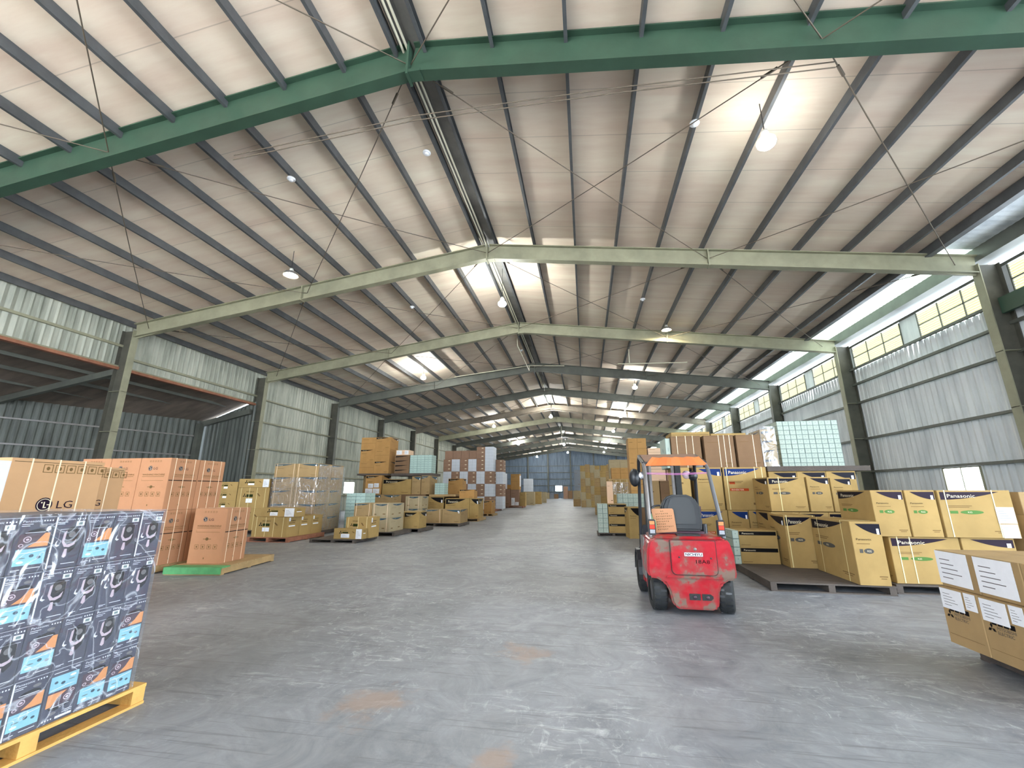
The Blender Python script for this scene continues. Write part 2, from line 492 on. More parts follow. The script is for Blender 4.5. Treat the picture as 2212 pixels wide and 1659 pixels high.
def draw(mb, f, W, Dp, H, prims):
    o, u, v, n, w_, h_ = face_frame(f, W, Dp, H)
    o = Vector(o); u = Vector(u); v = Vector(v); n = Vector(n)
    for i, p in enumerate(prims):
        lift = .0022 + .0006 * p[-1]
        if p[0] == 'p':
            pts = [o + u * a + v * b + n * lift for a, b in p[2]]
            mb.add(pts, [tuple(range(len(pts)))], p[1])
        else:
            _, m, t, a, b, hh, wmax, _l = p
            vs, fs, wd = text_geo(t)
            sx = hh if not wmax else min(hh * 1.3, wmax / wd)
            mb.add([o + u * (a + x * sx) + v * (b + y * hh) + n * lift for x, y in vs], fs, m)


def rect(m, a, b, c, d, l=0): return ('p', m, [(a, b), (c, b), (c, d), (a, d)], l)


def txt(m, t, a, b, h, wmax=None, l=2): return ('t', m, t, a, b, h, wmax, l)


# ------------------------------------------------------------------ printed artwork for carton faces
def band(ink, W, H, side, dep=.17, reach=.8):
    n = 9; P = []
    for i in range(n + 1):
        t = i / n; P.append((.03 * W + reach * W * t, H * (.965 - dep * (1 - t) ** .62 if False else .965 - dep * (1 - t ** 1.9))))
    P += [(.03 * W + reach * W, H * .965), (.03 * W, H * .965)]
    if side == 'R': P = [(W - a, b) for a, b in reversed(P)]
    return ('p', ink, P, 0)


def pana(ink=ink_black, side='L', oval=None, brand='Panasonic', dep=.17, patch=True, small=False):
    def f(W, H):
        A = [band(ink, W, H, side, dep, .82 if side == 'L' else .8)]
        if side == 'L':
            A.append(txt(cream, brand, .12 * W, H * (.965 - dep * .72), dep * H * .45, .42 * W))
            A += [rect(ink_faint, .1 * W, .66 * H, .44 * W, .672 * H), rect(ink_faint, .1 * W, .63 * H, .4 * W, .642 * H)]
        else:
            if patch: A.append(rect(white, .84 * W, H * (.965 - dep * .98), .92 * W, H * (.965 - dep * .45), 2))
            A.append(txt(ink_black, brand, .12 * W, .70 * H, .035 * H, .5 * W))
            A += [rect(ink_faint, .12 * W, .64 * H, .55 * W, .65 * H)]
        if oval:
            cx = .42 * W if side == 'L' else .48 * W
            A += [('p', oval, ell(cx, .53 * H, .16 * W, .042 * H), 0), rect(oval, cx - .30 * W, .50 * H, cx - .19 * W, .56 * H),
                  txt(cream, 'R32', cx - .06 * W, .515 * H, .03 * H, .14 * W)]
        A += [rect(ink_faint, .66 * W, .13 * H, .92 * W, .145 * H), rect(ink_faint, .7 * W, .1 * H, .88 * W, .112 * H)]
        return A
    return f


def redtext(W, H):
    return pana(ink_blue, 'L', None)(W, H) + [rect(ink_red, .12 * W, .60 * H, .25 * W, .655 * H), rect(ink_red, .12 * W, .44 * H, .55 * W, .50 * H),
                                               txt(cream, 'INVERTER', .15 * W, .452 * H, .035 * H, .38 * W), rect(ink_faint, .62 * W, .12 * H, .94 * W, .17 * H)]


def slabfold(ink=ink_black, brand=True):
    def f(W, H):
        A = [rect(ink, .03 * W, .70 * H, .97 * W, .93 * H)]
        if brand: A.append(txt(cream, 'Panasonic', .1 * W, .76 * H, .1 * H, .42 * W))
        return A + [rect(ink_faint, .06 * W, .1 * H, .3 * W, .13 * H)]
    return f


def smile(ink):
    def f(W, H):
        P = [(W * (.12 + .76 * i / 10), H * (.95 - .13 * math.sin(PI * i / 10))) for i in range(11)]
        return [('p', ink, P, 0), txt(cream, 'Panasonic', .34 * W, .88 * H, .035 * H, .3 * W),
                rect(ink_faint, .1 * W, .68 * H, .42 * W, .69 * H), rect(ink_faint, .12 * W, .2 * H, .25 * W, .26 * H), rect(ink_faint, .6 * W, .22 * H, .75 * W, .28 * H)]
    return f


def wedge(ink):
    def f(W, H):
        return [('p', ink, [(.05 * W, .5 * H), (.5 * W, .6 * H), (.93 * W, .8 * H), (.5 * W, .78 * H), (.05 * W, .76 * H)], 0)]
    return f


def lg_logo(m, a, b, r):
    A = [('p', m, ell(a, b, r, r, 20), 0), ('p', cream, ell(a, b, r * .84, r * .84, 20), 1), ('p', m, ell(a, b, r * .76, r * .76, 20), 2)]
    A += [rect(cream, a - r * .1, b - r * .45, a + r * .05, b + r * .4, 3), rect(cream, a - r * .1, b - r * .45, a + r * .3, b - r * .32, 3),
          ('p', cream, ell(a - r * .32, b + r * .3, r * .1, r * .1, 8), 3), rect(cream, a + r * .3, b - r * .06, a + r * .62, b + r * .05, 3)]
    return A


def icons(m, a, b, s, n, gap=1.4):
    A = []
    for i in range(n):
        x = a + i * s * gap
        A += [rect(m, x, b, x + s, b + s * .08), rect(m, x, b + s * .92, x + s, b + s), rect(m, x, b, x + s * .08, b + s), rect(m, x + s * .92, b, x + s, b + s),
              ('p', m, ell(x + s / 2, b + s * .5, s * .2, s * .25, 6), 0)]
    return A


def lg(W, H):
    A = lg_logo(ink_purple, .36 * W, .80 * H, .055 * W + .01)
    A += [txt(ink_purple, 'LG', .47 * W, .775 * H, .045 * H, .2 * W), txt(ink_faint, 'WASHING MACHINE', .14 * W, .66 * H, .034 * H, .74 * W),
          rect(ink_faint, .14 * W, .635 * H, .86 * W, .642 * H), rect(ink_faint, .14 * W, .56 * H, .86 * W, .565 * H), rect(ink_faint, .14 * W, .56 * H, .145 * W, .6 * H)]
    A += icons(ink_faint, .3 * W, .92 * H, .05 * W, 5, 1.7) + icons(ink_faint, .16 * W, .26 * H, .12 * W, 4, 1.55)
    A += [('p', ink_faint, ell(.5 * W, .44 * H, .05 * W, .03 * H, 8), 0), rect(ink_faint, .38 * W, .435 * H, .62 * W, .445 * H), rect(ink_faint, .47 * W, .08 * H, .5 * W, .11 * H)]
    return A


def lg_side(W, H):
    return lg(W, H) + [rect(ink_black, .02 * W, .56 * H, .97 * W, .575 * H, 2)]


def lg_big(W, H):
    A = icons(ink_faint, .32 * W, .83 * H, .1 * W, 6, 1.22) + lg_logo(ink_purple, .42 * W, .42 * H, .085 * W)
    A += [txt(ink_purple, 'LG', .54 * W, .37 * H, .1 * H, .18 * W), txt(ink_faint, "Life's Good", .55 * W, .3 * H, .03 * H, .18 * W), rect(seam, .03 * W, .955 * H, .97 * W, .962 * H)]
    return A


def mits_logo(m, a, b, s):
    d = s * .30
    q = lambda cx, cy_, ax, ay, bx, by: ('p', m, [(cx, cy_), (cx + ax, cy_ + ay), (cx + ax + bx, cy_ + ay + by), (cx + bx, cy_ + by)], 0)
    h = d * 1.0
    return [q(a, b, -.5 * h, .87 * h, .5 * h, .87 * h), q(a, b, -h, 0, -.5 * h * 1, -.87 * h) if False else ('p', m, [(a, b), (a - .5 * h, b - .87 * h), (a - 1.5 * h, b - .87 * h), (a - h, b)], 0),
            ('p', m, [(a, b), (a + .5 * h, b - .87 * h), (a + 1.5 * h, b - .87 * h), (a + h, b)], 0)]


def mits(W, H):
    A = mits_logo(ink_black, .18 * W, .52 * H, .2 * W)
    A += [txt(ink_grey, 'MITSUBISHI', .3 * W, .52 * H, .05 * H, .4 * W), txt(ink_grey, 'ELECTRIC', .3 * W, .45 * H, .05 * H, .34 * W)]
    for i in range(4):
        A += [rect(ink_black, (.2 + i * .13) * W, .585 * H, (.31 + i * .13) * W, .665 * H)]
    A += [rect(ink_faint, .06 * W, .17 * H, .92 * W, .176 * H)]
    return A


def mrslim(W, H):
    A = []
    for i, (c, a, b) in enumerate((('M', .12, .66), ('R', .38, .66), ('S', .12, .42), ('L', .38, .42))):
        A += [rect(ink_black, a * W, b * H, (a + .22) * W, (b + .2) * H), txt(card_mid, c, (a + .05) * W, (b + .05) * H, .1 * H, .12 * W, 2)]
    return A + [('p', ink_faint, ell(.2 * W, .25 * H, .06 * W, .06 * H, 10), 0)]


def mits_ac(W, H):
    A = [rect(ink_dgreen, .30 * W, .55 * H, .5 * W, .68 * H), txt(ink_black, 'MITSUBISHI', .28 * W, .78 * H, .06 * H, .24 * W)] + mits_logo(ink_black, .24 * W, .62 * H, .12 * W)
    A += [('p', ink_faint, [(.62 * W, .72 * H), (.66 * W, .74 * H), (.74 * W, .6 * H), (.7 * W, .58 * H)], 0), rect(white, .3 * W, .28 * H, .5 * W, .48 * H, 1)]
    return A


def mits_side(W, H):
    return [txt(ink_black, 'MITSUBISHI', .12 * W, .78 * H, .07 * H, .5 * W), rect(ink_faint, .12 * W, .68 * H, .6 * W, .72 * H), rect(white, .12 * W, .52 * H, .62 * W, .58 * H, 1)]


def gridface(nx, ny, ink=gridink, dot=True):
    def f(W, H):
        A = [rect(ink, W * i / nx - .003, .01 * H, W * i / nx + .003, .99 * H) for i in range(1, nx)]
        A += [rect(ink, .01 * W, H * j / ny - .003, .99 * W, H * j / ny + .003) for j in range(1, ny)]
        if dot: A += [rect(ink, W * (i + .42) / nx, H * (j + .5) / ny, W * (i + .58) / nx, H * (j + .62) / ny) for i in range(nx) for j in range(ny)]
        return A
    return f


def edgeface(ink=gridink):
    def f(W, H):
        t = .006
        return [rect(ink, 0, 0, W, t), rect(ink, 0, H - t, W, H), rect(ink, 0, 0, t, H), rect(ink, W - t, 0, W, H), ('p', ink, ell(.5 * W, .62 * H, .06 * W, .08 * H, 8), 0)]
    return f


def brownflat(W, H):
    A = []
    for q in range(3):
        A += [rect(seam, 0, (q + .98) / 3 * H, W, (q + 1) / 3 * H), rect(cream, .6 * W, (q + .55) / 3 * H, .82 * W, (q + .75) / 3 * H)]
    return A


def flap(W, H): return [rect(seam, .02 * W, .5 * H - .004, .98 * W, .5 * H + .004), rect(ink_faint, .1 * W, .8 * H, .5 * W, .82 * H)]


def plainprint(W, H): return [rect(ink_faint, .12 * W, .78 * H, .5 * W, .79 * H), rect(ink_faint, .62 * W, .12 * H, .88 * W, .15 * H), rect(seam, .0, .97 * H, W, .975 * H)]


def vac(kind, strip=False):
    def f(W, H):
        A = [txt(white, 'Panasonic', .07 * W, .91 * H, .042 * H, .56 * W)]
        A += [rect(white, (.66 + .08 * i) * W, .915 * H, (.70 + .08 * i) * W, .94 * H) for i in range(4)]
        A += [rect(white, .07 * W, .872 * H, .38 * W, .882 * H), rect(white, .07 * W, .84 * H, .3 * W, .85 * H)]
        A += [rect(white, .08 * W, .065 * H, .32 * W, .075 * H), rect(white, .45 * W, .075 * H, .88 * W, .087 * H), rect(white, .08 * W, .045 * H, .24 * W, .053 * H)]
        if kind == 'A':     # appliance picture
            A += [rect(white, .66 * W, .79 * H, .93 * W, .88 * H), rect(gridink, .72 * W, .81 * H, .86 * W, .86 * H, 2)]
            A += [('p', ink_black, [(.42 * W, .72 * H), (.55 * W, .785 * H), (.72 * W, .77 * H), (.82 * W, .70 * H), (.84 * W, .5 * H), (.78 * W, .36 * H), (.62 * W, .27 * H), (.48 * W, .34 * H), (.42 * W, .5 * H)], 0)]
            A += [rect(white, .2 * W, .735 * H, .9 * W, .742 * H), rect(pinkish, .2 * W, .5 * H, .207 * W, .73 * H), rect(pinkish, .82 * W, .5 * H, .827 * W, .73 * H)]
            A += [('p', pinkish, [(.34 * W, .68 * H), (.42 * W, .71 * H), (.40 * W, .5 * H), (.5 * W, .44 * H), (.66 * W, .46 * H), (.78 * W, .54 * H), (.74 * W, .43 * H), (.58 * W, .385 * H), (.42 * W, .40 * H), (.32 * W, .5 * H)], 2)]
            A += [('p', grey_mt, ell(.6 * W, .63 * H, .11 * W, .06 * H, 12), 2), ('p', pinkish, [(.46 * W, .36 * H), (.54 * W, .36 * H), (.56 * W, .22 * H), (.5 * W, .19 * H), (.42 * W, .22 * H)], 2),
                  ('p', white, [(.14 * W, .5 * H), (.18 * W, .54 * H), (.17 * W, .46 * H), (.27 * W, .44 * H), (.2 * W, .41 * H), (.12 * W, .44 * H)], 2)]
        else:
            A += [('p', grey_mt, ell(.68 * W, .835 * H, .12 * W, .03 * H, 12), 0), ('p', ink_black, [(.18 * W, .70 * H), (.34 * W, .765 * H), (.62 * W, .79 * H), (.8 * W, .76 * H), (.86 * W, .71 * H)], 0),
                  rect(white, .22 * W, .715 * H, .78 * W, .724 * H, 1), rect(maroon, .08 * W, .445 * H, .93 * W, .70 * H)]
            A += [('p', orange, [(.36 * W, .46 * H), (.93 * W, .46 * H), (.93 * W, .70 * H), (.78 * W, .70 * H), (.6 * W, .56 * H)], 2),
                  ('p', pinkish, ell(.32 * W, .60 * H, .115 * W, .055 * H, 16), 1), ('p', maroon, ell(.32 * W, .60 * H, .085 * W, .04 * H, 14), 2), ('p', pinkish, ell(.32 * W, .60 * H, .05 * W, .02 * H, 10), 3),
                  ('p', pinkish, ell(.18 * W, .50 * H, .07 * W, .03 * H, 14), 1), ('p', maroon, ell(.18 * W, .50 * H, .045 * W, .018 * H, 10), 2)]
            A += [rect(turq, .08 * W, .14 * H, .93 * W, .425 * H), ('p', ink_teal, ell(.54 * W, .30 * H, .07 * W, .03 * H, 9), 2), ('p', ink_teal, ell(.76 * W, .26 * H, .06 * W, .025 * H, 8), 2),
                  ('p', white, [(.12 * W, .36 * H), (.4 * W, .35 * H), (.9 * W, .39 * H), (.9 * W, .40 * H), (.4 * W, .365 * H)], 2), ('p', white, ell(.26 * W, .2 * H, .1 * W, .025 * H, 10), 2),
                  ('p', gridink, ell(.28 * W, .27 * H, .11 * W, .012 * H, 8), 3)]
        if kind == 'U': A = [(p[0], p[1], [(W - a, H - b) for a, b in p[2]], p[3]) if p[0] == 'p' else rect(white, W - p[3] - .5 * W, H - p[4] - p[5], W - p[3], H - p[4], 2) for p in A]
        if strip: A += [rect(white, 0, .02 * H, .05 * W, .98 * H, 4), rect(gridink, .01 * W, .3 * H, .04 * W, .31 * H, 5), rect(gridink, .01 * W, .6 * H, .04 * W, .61 * H, 5)]
        A += [rect(white, 0, .992 * H, W, .998 * H, 3)]
        return A
    return f


# style: base material, {face: art}, straps [(axis, position fraction)], strap material
ST = {
    'vacA': (vac_dark, {'R': vac('A')}), 'vacP': (vac_dark, {'R': vac('P')}), 'vacU': (vac_dark, {'R': vac('U')}),
    'vacAs': (vac_dark, {'R': vac('A', True)}), 'vacPs': (vac_dark, {'R': vac('P', True)}),
    'lg': (card_lg, {'F': lg, 'R': lg_side, 'T': flap}), 'lgbig': (card_lg2, {'R': lg_big, 'T': flap}),
    'whitewrap': (card_bwh, {'R': lambda W, H: [rect(ink_blue, .1 * W, .86 * H, .8 * W, .9 * H), rect(ink_grey, .1 * W, .6 * H, .6 * W, .66 * H), rect(ink_grey, .3 * W, .34 * H, .6 * W, .56 * H), rect(gridink, .1 * W, .15 * H, .7 * W, .17 * H), rect(gridink, .1 * W, .1 * H, .7 * W, .12 * H)]}),
    'panaL': (card_yel, {'F': pana(ink_navy, 'L', ink_grey), 'L': pana(ink_navy, 'R', ink_grey), 'R': pana(ink_navy, 'R')}),
    'panaR': (card_yel, {'F': pana(ink_navy, 'R', ink_grey), 'L': pana(ink_navy, 'L', ink_grey), 'R': pana(ink_navy, 'L')}),
    'panaGL': (card_yel, {'F': pana(ink_purple, 'L', ink_green), 'L': pana(ink_navy, 'L', ink_green), 'R': pana(ink_navy, 'R')}),
    'panaGR': (card_yel, {'F': pana(ink_purple, 'R', ink_green), 'L': pana(ink_navy, 'L', ink_green), 'R': pana(ink_navy, 'L')}),
    'blueR': (card_yel, {'F': pana(ink_blue, 'R'), 'L': pana(ink_blue, 'L')}),
    'blueL': (card_yel, {'F': redtext, 'L': pana(ink_blue, 'R')}),
    'tealL': (card_mid, {'F': pana(ink_teal, 'L', dep=.14), 'R': pana(ink_teal, 'R', dep=.16), 'L': pana(ink_teal, 'R')}),
    'tealR': (card_mid, {'F': pana(ink_teal, 'R', dep=.16), 'R': pana(ink_teal, 'L', dep=.14), 'L': pana(ink_teal, 'R')}),
    'smile': (card_pale, {'F': smile(ink_teal), 'R': smile(ink_teal)}),
    'blkL': (card_yel, {'F': pana(ink_black, 'L', dep=.26), 'R': pana(ink_black, 'R', dep=.26), 'L': pana(ink_black, 'R')}),
    'blkR': (card_yel, {'F': pana(ink_black, 'R', dep=.26), 'R': pana(ink_black, 'L', dep=.26), 'L': pana(ink_black, 'L')}),
    'orangeL': (card_oran, {'F': pana(ink_black, 'L', dep=.12), 'R': pana(ink_black, 'R', dep=.12), 'L': plainprint}),
    'orange': (card_oran, {'F': flap, 'R': plainprint, 'L': plainprint}),
    'flat': (card_yel, {'F': slabfold(), 'L': slabfold(), 'R': slabfold()}),
    'flatb': (card_brn, {'F': wedge(ink_black), 'R': wedge(ink_black), 'L': wedge(ink_black)}),
    'wedge': (card_yel, {'F': wedge(ink_navy), 'L': wedge(ink_navy)}),
    'brown': (card_brn, {'F': plainprint, 'L': plainprint, 'R': plainprint}),
    'rose': (card_rose, {'F': plainprint, 'L': plainprint, 'R': plainprint}),
    'yel': (card_yel, {'F': flap, 'L': plainprint, 'R': plainprint}),
    'mid': (card_mid, {'F': flap, 'L': plainprint, 'R': plainprint}),
    'pale': (card_pale, {'F': plainprint, 'L': plainprint, 'R': plainprint}),
    'rflat': (card_rose, {'F': brownflat, 'R': brownflat}),
    'mits': (card_mid, {'L': mits, 'F': mits}), 'mrslim': (card_mid, {'L': mrslim, 'F': mrslim}), 'mitsp': (card_mid, {'L': plainprint}),
    'mitsac': (card_yel, {'F': mits_ac, 'R': mits_side}),
    'white': (card_white, {'F': edgeface(), 'L': edgeface(), 'R': edgeface()}),
    'mint': (card_mint, {'F': edgeface(), 'R': edgeface(), 'L': edgeface()}),
    'wgrid': (card_bwh, {'F': gridface(2, 4, dot=False), 'R': gridface(2, 4, dot=False)}),
    'peach': (card_peach, {'F': plainprint}), 'grey': (card_grey, {'F': plainprint}), 'cream': (card_peach, {'F': flap}),
}
BM = {}
CASE = {}


def carton_mesh(style, W, Dp, H):
    k = (style, round(W, 3), round(Dp, 3), round(H, 3))
    if k in BM: return BM[k]
    base, arts = ST[style][:2]
    mb = MB(); b = min(.006, W * .02)
    # body with slightly rounded vertical edges and a faint bulge
    pts = [(-W / 2 + b, -Dp / 2), (W / 2 - b, -Dp / 2), (W / 2, -Dp / 2 + b), (W / 2, Dp / 2 - b), (W / 2 - b, Dp / 2), (-W / 2 + b, Dp / 2), (-W / 2, Dp / 2 - b), (-W / 2, -Dp / 2 + b)]
    mb.prism(pts, 0.0, H, base, 'z')
    if 'T' not in arts and H > .2: draw(mb, 'T', W, Dp, H, [rect(seam, W / 2 - .003, .01, W / 2 + .003, Dp - .01)])
    for f, a in arts.items():
        fw = face_frame(f, W, Dp, H)
        draw(mb, f, W, Dp, H, a(fw[4], fw[5]))
    me = mb.mesh('cardboard_box', recalc=False)
    BM[k] = me
    return me


def strap_mesh(W, Dp, H, axis, t, m, wd=.014):
    k = ('strap', round(W, 3), round(Dp, 3), round(H, 3), axis, round(t, 3), m.name)
    if k in BM: return BM[k]
    mb = MB(); e = .0032; th = .0005
    if axis == 'y':      # loop runs over front, top, back at x = const
        x = -W / 2 + W * t
        for a, b_ in (((-Dp / 2 - e, 0.006), (-Dp / 2 - e, H + e)), ((-Dp / 2 - e, H + e), (Dp / 2 + e, H + e)), ((Dp / 2 + e, H + e), (Dp / 2 + e, 0.006))):
            mb.bar((x, a[0], a[1]), (x, b_[0], b_[1]), wd, th * 2, m, up=(0, 1, 0.001) if a[0] == b_[0] else (0, 0, 1))
    else:
        y = -Dp / 2 + Dp * t
        for a, b_ in (((-W / 2 - e, 0.006), (-W / 2 - e, H + e)), ((-W / 2 - e, H + e), (W / 2 + e, H + e)), ((W / 2 + e, H + e), (W / 2 + e, 0.006))):
            mb.bar((a[0], y, a[1]), (b_[0], y, b_[1]), wd, th * 2, m, up=(1, 0, 0.001) if a[0] == b_[0] else (0, 0, 1))
    BM[k] = mb.mesh('strap')
    return BM[k]


def sheet_mesh(f, W, Dp, H, a, b, c, d):
    k = ('sheet', f, round(W, 3), round(Dp, 3), round(H, 3), a, b, c, d)
    if k in BM: return BM[k]
    mb = MB(); o, u, v, n, fw, fh = face_frame(f, W, Dp, H)
    o = Vector(o); u = Vector(u); v = Vector(v); n = Vector(n)
    def q(m, a, b, c, d, l0, l1):
        P = [o + u * (x * fw) + v * (y * fh) + n * l for l in (l0, l1) for x, y in ((a, b), (c, b), (c, d), (a, d))]
        mb.add(P, [(0, 1, 2, 3), (4, 5, 6, 7), (0, 1, 5, 4), (1, 2, 6, 5), (2, 3, 7, 6), (3, 0, 4, 7)], m)
    q(paper, a, b, c, d, .005, .0075)
    for i in range(5):
        yy = b + (d - b) * (.18 + .14 * i)
        q(ink_grey, a + (c - a) * .12, yy, a + (c - a) * (.45 + .1 * ((i * 7) % 4)), yy + (d - b) * .022, .0075, .0079)
    BM[k] = mb.mesh('shipping_label')
    return BM[k]


ALLB = []


def B(style, x0, y0, z0, W, Dp, H, label, group=None, rz=0.0, straps=(), sm=None, sheets=(), g=.0025):
    """carton with near left bottom corner at (x0, y0, z0)"""
    if straps: g = max(g, .0045)
    me = carton_mesh(style, W - 2 * g, Dp - 2 * g, H - g)
    c, s = math.cos(rz), math.sin(rz)
    loc = (x0 + c * W / 2 - s * Dp / 2, y0 + s * W / 2 + c * Dp / 2, z0 + .0004)
    o = ob({'white': 'small_white_carton', 'mint': 'flat_carton', 'v': 'vacuum_cleaner_carton', 'l': 'washing_machine_carton'}.get(style if style in ('white', 'mint') else (style[0] if style[:3] in ('vac', 'lg') else ''), 'cardboard_box'), me, loc=loc, rz=rz, label=label, cat={'white': 'small box', 'mint': 'flat box'}.get(style, 'box'), group=group)
    for ax, t in straps:
        ob('strap', strap_mesh(W - 2 * g, Dp - 2 * g, H - g, ax, t, sm or strap_m), parent=o)
    for sh in sheets:
        ob('shipping_label', sheet_mesh(sh[0], W - 2 * g, Dp - 2 * g, H - g, *sh[1:]), parent=o)
    ALLB.append(o)
    return o


ORD = ['first', 'second', 'third', 'fourth', 'fifth', 'sixth', 'seventh', 'eighth', 'ninth', 'tenth', 'eleventh', 'twelfth']


def vword(k, n):
    if n == 1: return ''
    if k == n - 1: return 'top row'
    if k == 0: return 'bottom row'
    if n == 3: return 'middle row'
    return ORD[k] + ' row up'


def hword(i, n):
    if n == 1: return ''
    if i == 0: return 'leftmost'
    if i == n - 1: return 'rightmost'
    if n == 3: return 'middle column'
    return ORD[i] + ' from left'


def dword(j, n):
    if n == 1: return ''
    return 'front' if j == 0 else ('behind it' if n == 2 else ORD[j] + ' one back')


def grid(styles, x0, y0, z0, nx, ny, nz, w_, d_, h_, desc, where, group, vis='', rz=0, jit=.008, straps=(), sm=None, sheets=None, rot=0):
    """a block of like cartons; cells nobody can see are left out. styles: str or f(i, j, k)"""
    c, s = math.cos(rz), math.sin(rz)
    for k in range(nz):
        for i in range(nx):
            for j in range(ny):
                if j > 0 and not ((vis == 'R' and i == nx - 1) or (vis == 'L' and i == 0) or (k == nz - 1 and 'T' in vis)): continue
                st = styles if isinstance(styles, str) else styles(i, j, k)
                if not st: continue
                bits = [desc, vword(k, nz), hword(i, nx), dword(j, ny), where]
                lab = ', '.join(b for b in bits if b)
                dx = R.uniform(-jit, jit) * .3; dy = R.uniform(-jit, jit) * (0 if j else 1) - (jit if j == 0 else 0)
                X = i * w_ + dx * 0; Y = j * d_ + dy
                B(st, x0 + c * X - s * Y, y0 + s * X + c * Y, z0 + k * h_, w_, d_, h_, lab, group, rz, straps, sm, (sheets(i, j, k) if sheets else ()))


def pallet(x0, y0, W, Dp, label, m=wood, H=.135, rz=0, z0=0, along='x', edge=None, simple=False, group=None, boards=7):
    """near left corner at x0, y0. deck boards above, three runners, bottom boards"""
    c, s = math.cos(rz), math.sin(rz)
    root = ob('wooden_pallet', None, loc=(x0, y0, z0), rz=rz, label=label, cat='pallet', group=group)
    mb = MB(); n = boards
    for i in range(n):
        if along == 'x':
            a = i * Dp / n; mb.box(0, a + .006, H - .022, W, a + Dp / n - .006, H, edge if (edge and i == 0) else m)
        else:
            a = i * W / n; mb.box(a + .006, 0, H - .022, a + W / n - .006, Dp, H, m)
    mb.build('deck', root)
    for i in range(3):
        mb = MB()
        if along == 'x': a = (W - .09) * i / 2; mb.box(a, .01, .018, a + .09, Dp - .01, H - .023, m)
        else: a = (Dp - .09) * i / 2; mb.box(.01, a, .018, W - .01, a + .09, H - .023, edge if (edge and i == 0) else m)
        mb.build('runner', root)
    mb = MB()
    for i in range(3):
        if along == 'x': a = (Dp - .1) * i / 2; mb.box(.002, a, 0.0005, W - .002, a + .1, .0175, m)
        else: a = (W - .1) * i / 2; mb.box(a, 0.002, 0.0005, a + .1, Dp - .002, .0175, m)
    mb.build('bottom_board', root)
    return root


# ------------------------------------------------------------------ the shed
XR = -3.43; ZB = 10.28          # ridge line, underside of beams there
XL, XE = -19.16, 12.48          # inner faces of the columns
ML, MR = .142, .131             # roof slopes
ZC = 11.16                      # ceiling at the ridge
FY = [6.82] + [14.47 + 8 * k for k in range(11)]
YE = 102.6; YF = -12.0
WL, WR = -19.85, 13.1           # wall planes


def zr(x, z0=ZB): return z0 - (ML * (XR - x) if x < XR else MR * (x - XR))


mb = MB(); mb.box(-30, YF - .1, -.2, 16, YE + .5, 0, floor_m)
mb.build('floor', kind='structure', label='worn grey concrete warehouse floor', cat='floor')
mb = MB(); mb.box(-45, -60, -.25, 30, YF - .1, -.02, S('yard_concrete', (192, 190, 186), rough=.8, var=.1))
mb.build('ground_yard', kind='structure', label='sunlit concrete yard outside the open door', cat='ground')
for nm, xa, xb in (('ceiling', -20.1, XR), ('ceiling', XR, 11.32)):
    mb = MB(); za, zb = zr(xa, ZC), zr(xb, ZC)
    mb.prism([(xa, za), (xb, zb), (xb, zb + .06), (xa, za + .06)], YF, YE, ceil_m)
    mb.build(nm, kind='structure', label='beige insulated roof lining, %s slope' % ('left' if xb == XR else 'right'), cat='ceiling')
# eave strip of translucent sheet along the right edge of the roof, solid grey over the first bay
for a, b, m in ((YF, FY[1], wall_r), (FY[1], YE, sky_sheet)):
    mb = MB(); n = int((b - a) / .11)
    for i in range(n):
        y0 = a + (b - a) * i / n; y1 = a + (b - a) * (i + 1) / n; d0 = .012 * (i % 2); d1 = .012 * ((i + 1) % 2)
        mb.add([(11.32, y0, zr(11.32, ZC) + d0), (12.62, y0, zr(12.62, ZC) + d0), (12.62, y1, zr(12.62, ZC) + d1), (11.32, y1, zr(11.32, ZC) + d1)], [(0, 1, 2, 3)], m)
    mb.build('roof_skylight' if m is sky_sheet else 'roof_sheet', kind='structure', label='translucent roof sheet strip along the right eave' if m is sky_sheet else 'grey roof sheet at the near right eave', cat='roof')
mb = MB(); mb.box(12.6, YF, 8.62, 13.12, YE, 9.2, steel_d); mb.build('eave_beam', kind='structure', label='dark eave beam along the top of the right wall', cat='beam')
mb = MB()
mb.prism([(XR - .26, ZC - .1), (XR, ZC - .06), (XR + .26, ZC - .1), (XR + .26, ZC - .05), (XR, ZC - .01), (XR - .26, ZC - .05)], YF, YE, ridge_m)
mb.build('ridge_cap', kind='structure', label='weathered grey ridge capping between the ridge purlins', cat='roof')


def corr(mb, axis, c, a0, a1, z0, z1, m, pitch=.27, dep=.055):
    """corrugated sheet; axis 'x': plane x = c running along y; axis 'y': plane y = c running along x"""
    n = max(2, int(round((a1 - a0) / (pitch / 4)))); vs = []
    for i in range(n + 1):
        a = a0 + (a1 - a0) * i / n; ph = (a / pitch) % 1.0
        d = dep * (0 if ph < .22 else (1 if .36 < ph < .72 else .5))
        for z in (z0, z1): vs.append((c + d, a, z) if axis == 'x' else (a, c + d, z))
    mb.add(vs, [(2 * i, 2 * i + 2, 2 * i + 3, 2 * i + 1) for i in range(n)], m)


def slope_corr(mb, c, a0, a1, z0, zfun, m, pitch=.26, dep=.035):
    n = int((a1 - a0) / (pitch / 4)); vs = []
    for i in range(n + 1):
        a = a0 + (a1 - a0) * i / n; ph = (a / pitch) % 1.0
        d = dep * (0 if ph < .22 else (1 if .36 < ph < .72 else .5))
        vs += [(a, c + d, z0), (a, c + d, zfun(a))]
    mb.add(vs, [(2 * i, 2 * i + 2, 2 * i + 3, 2 * i + 1) for i in range(n)], m)


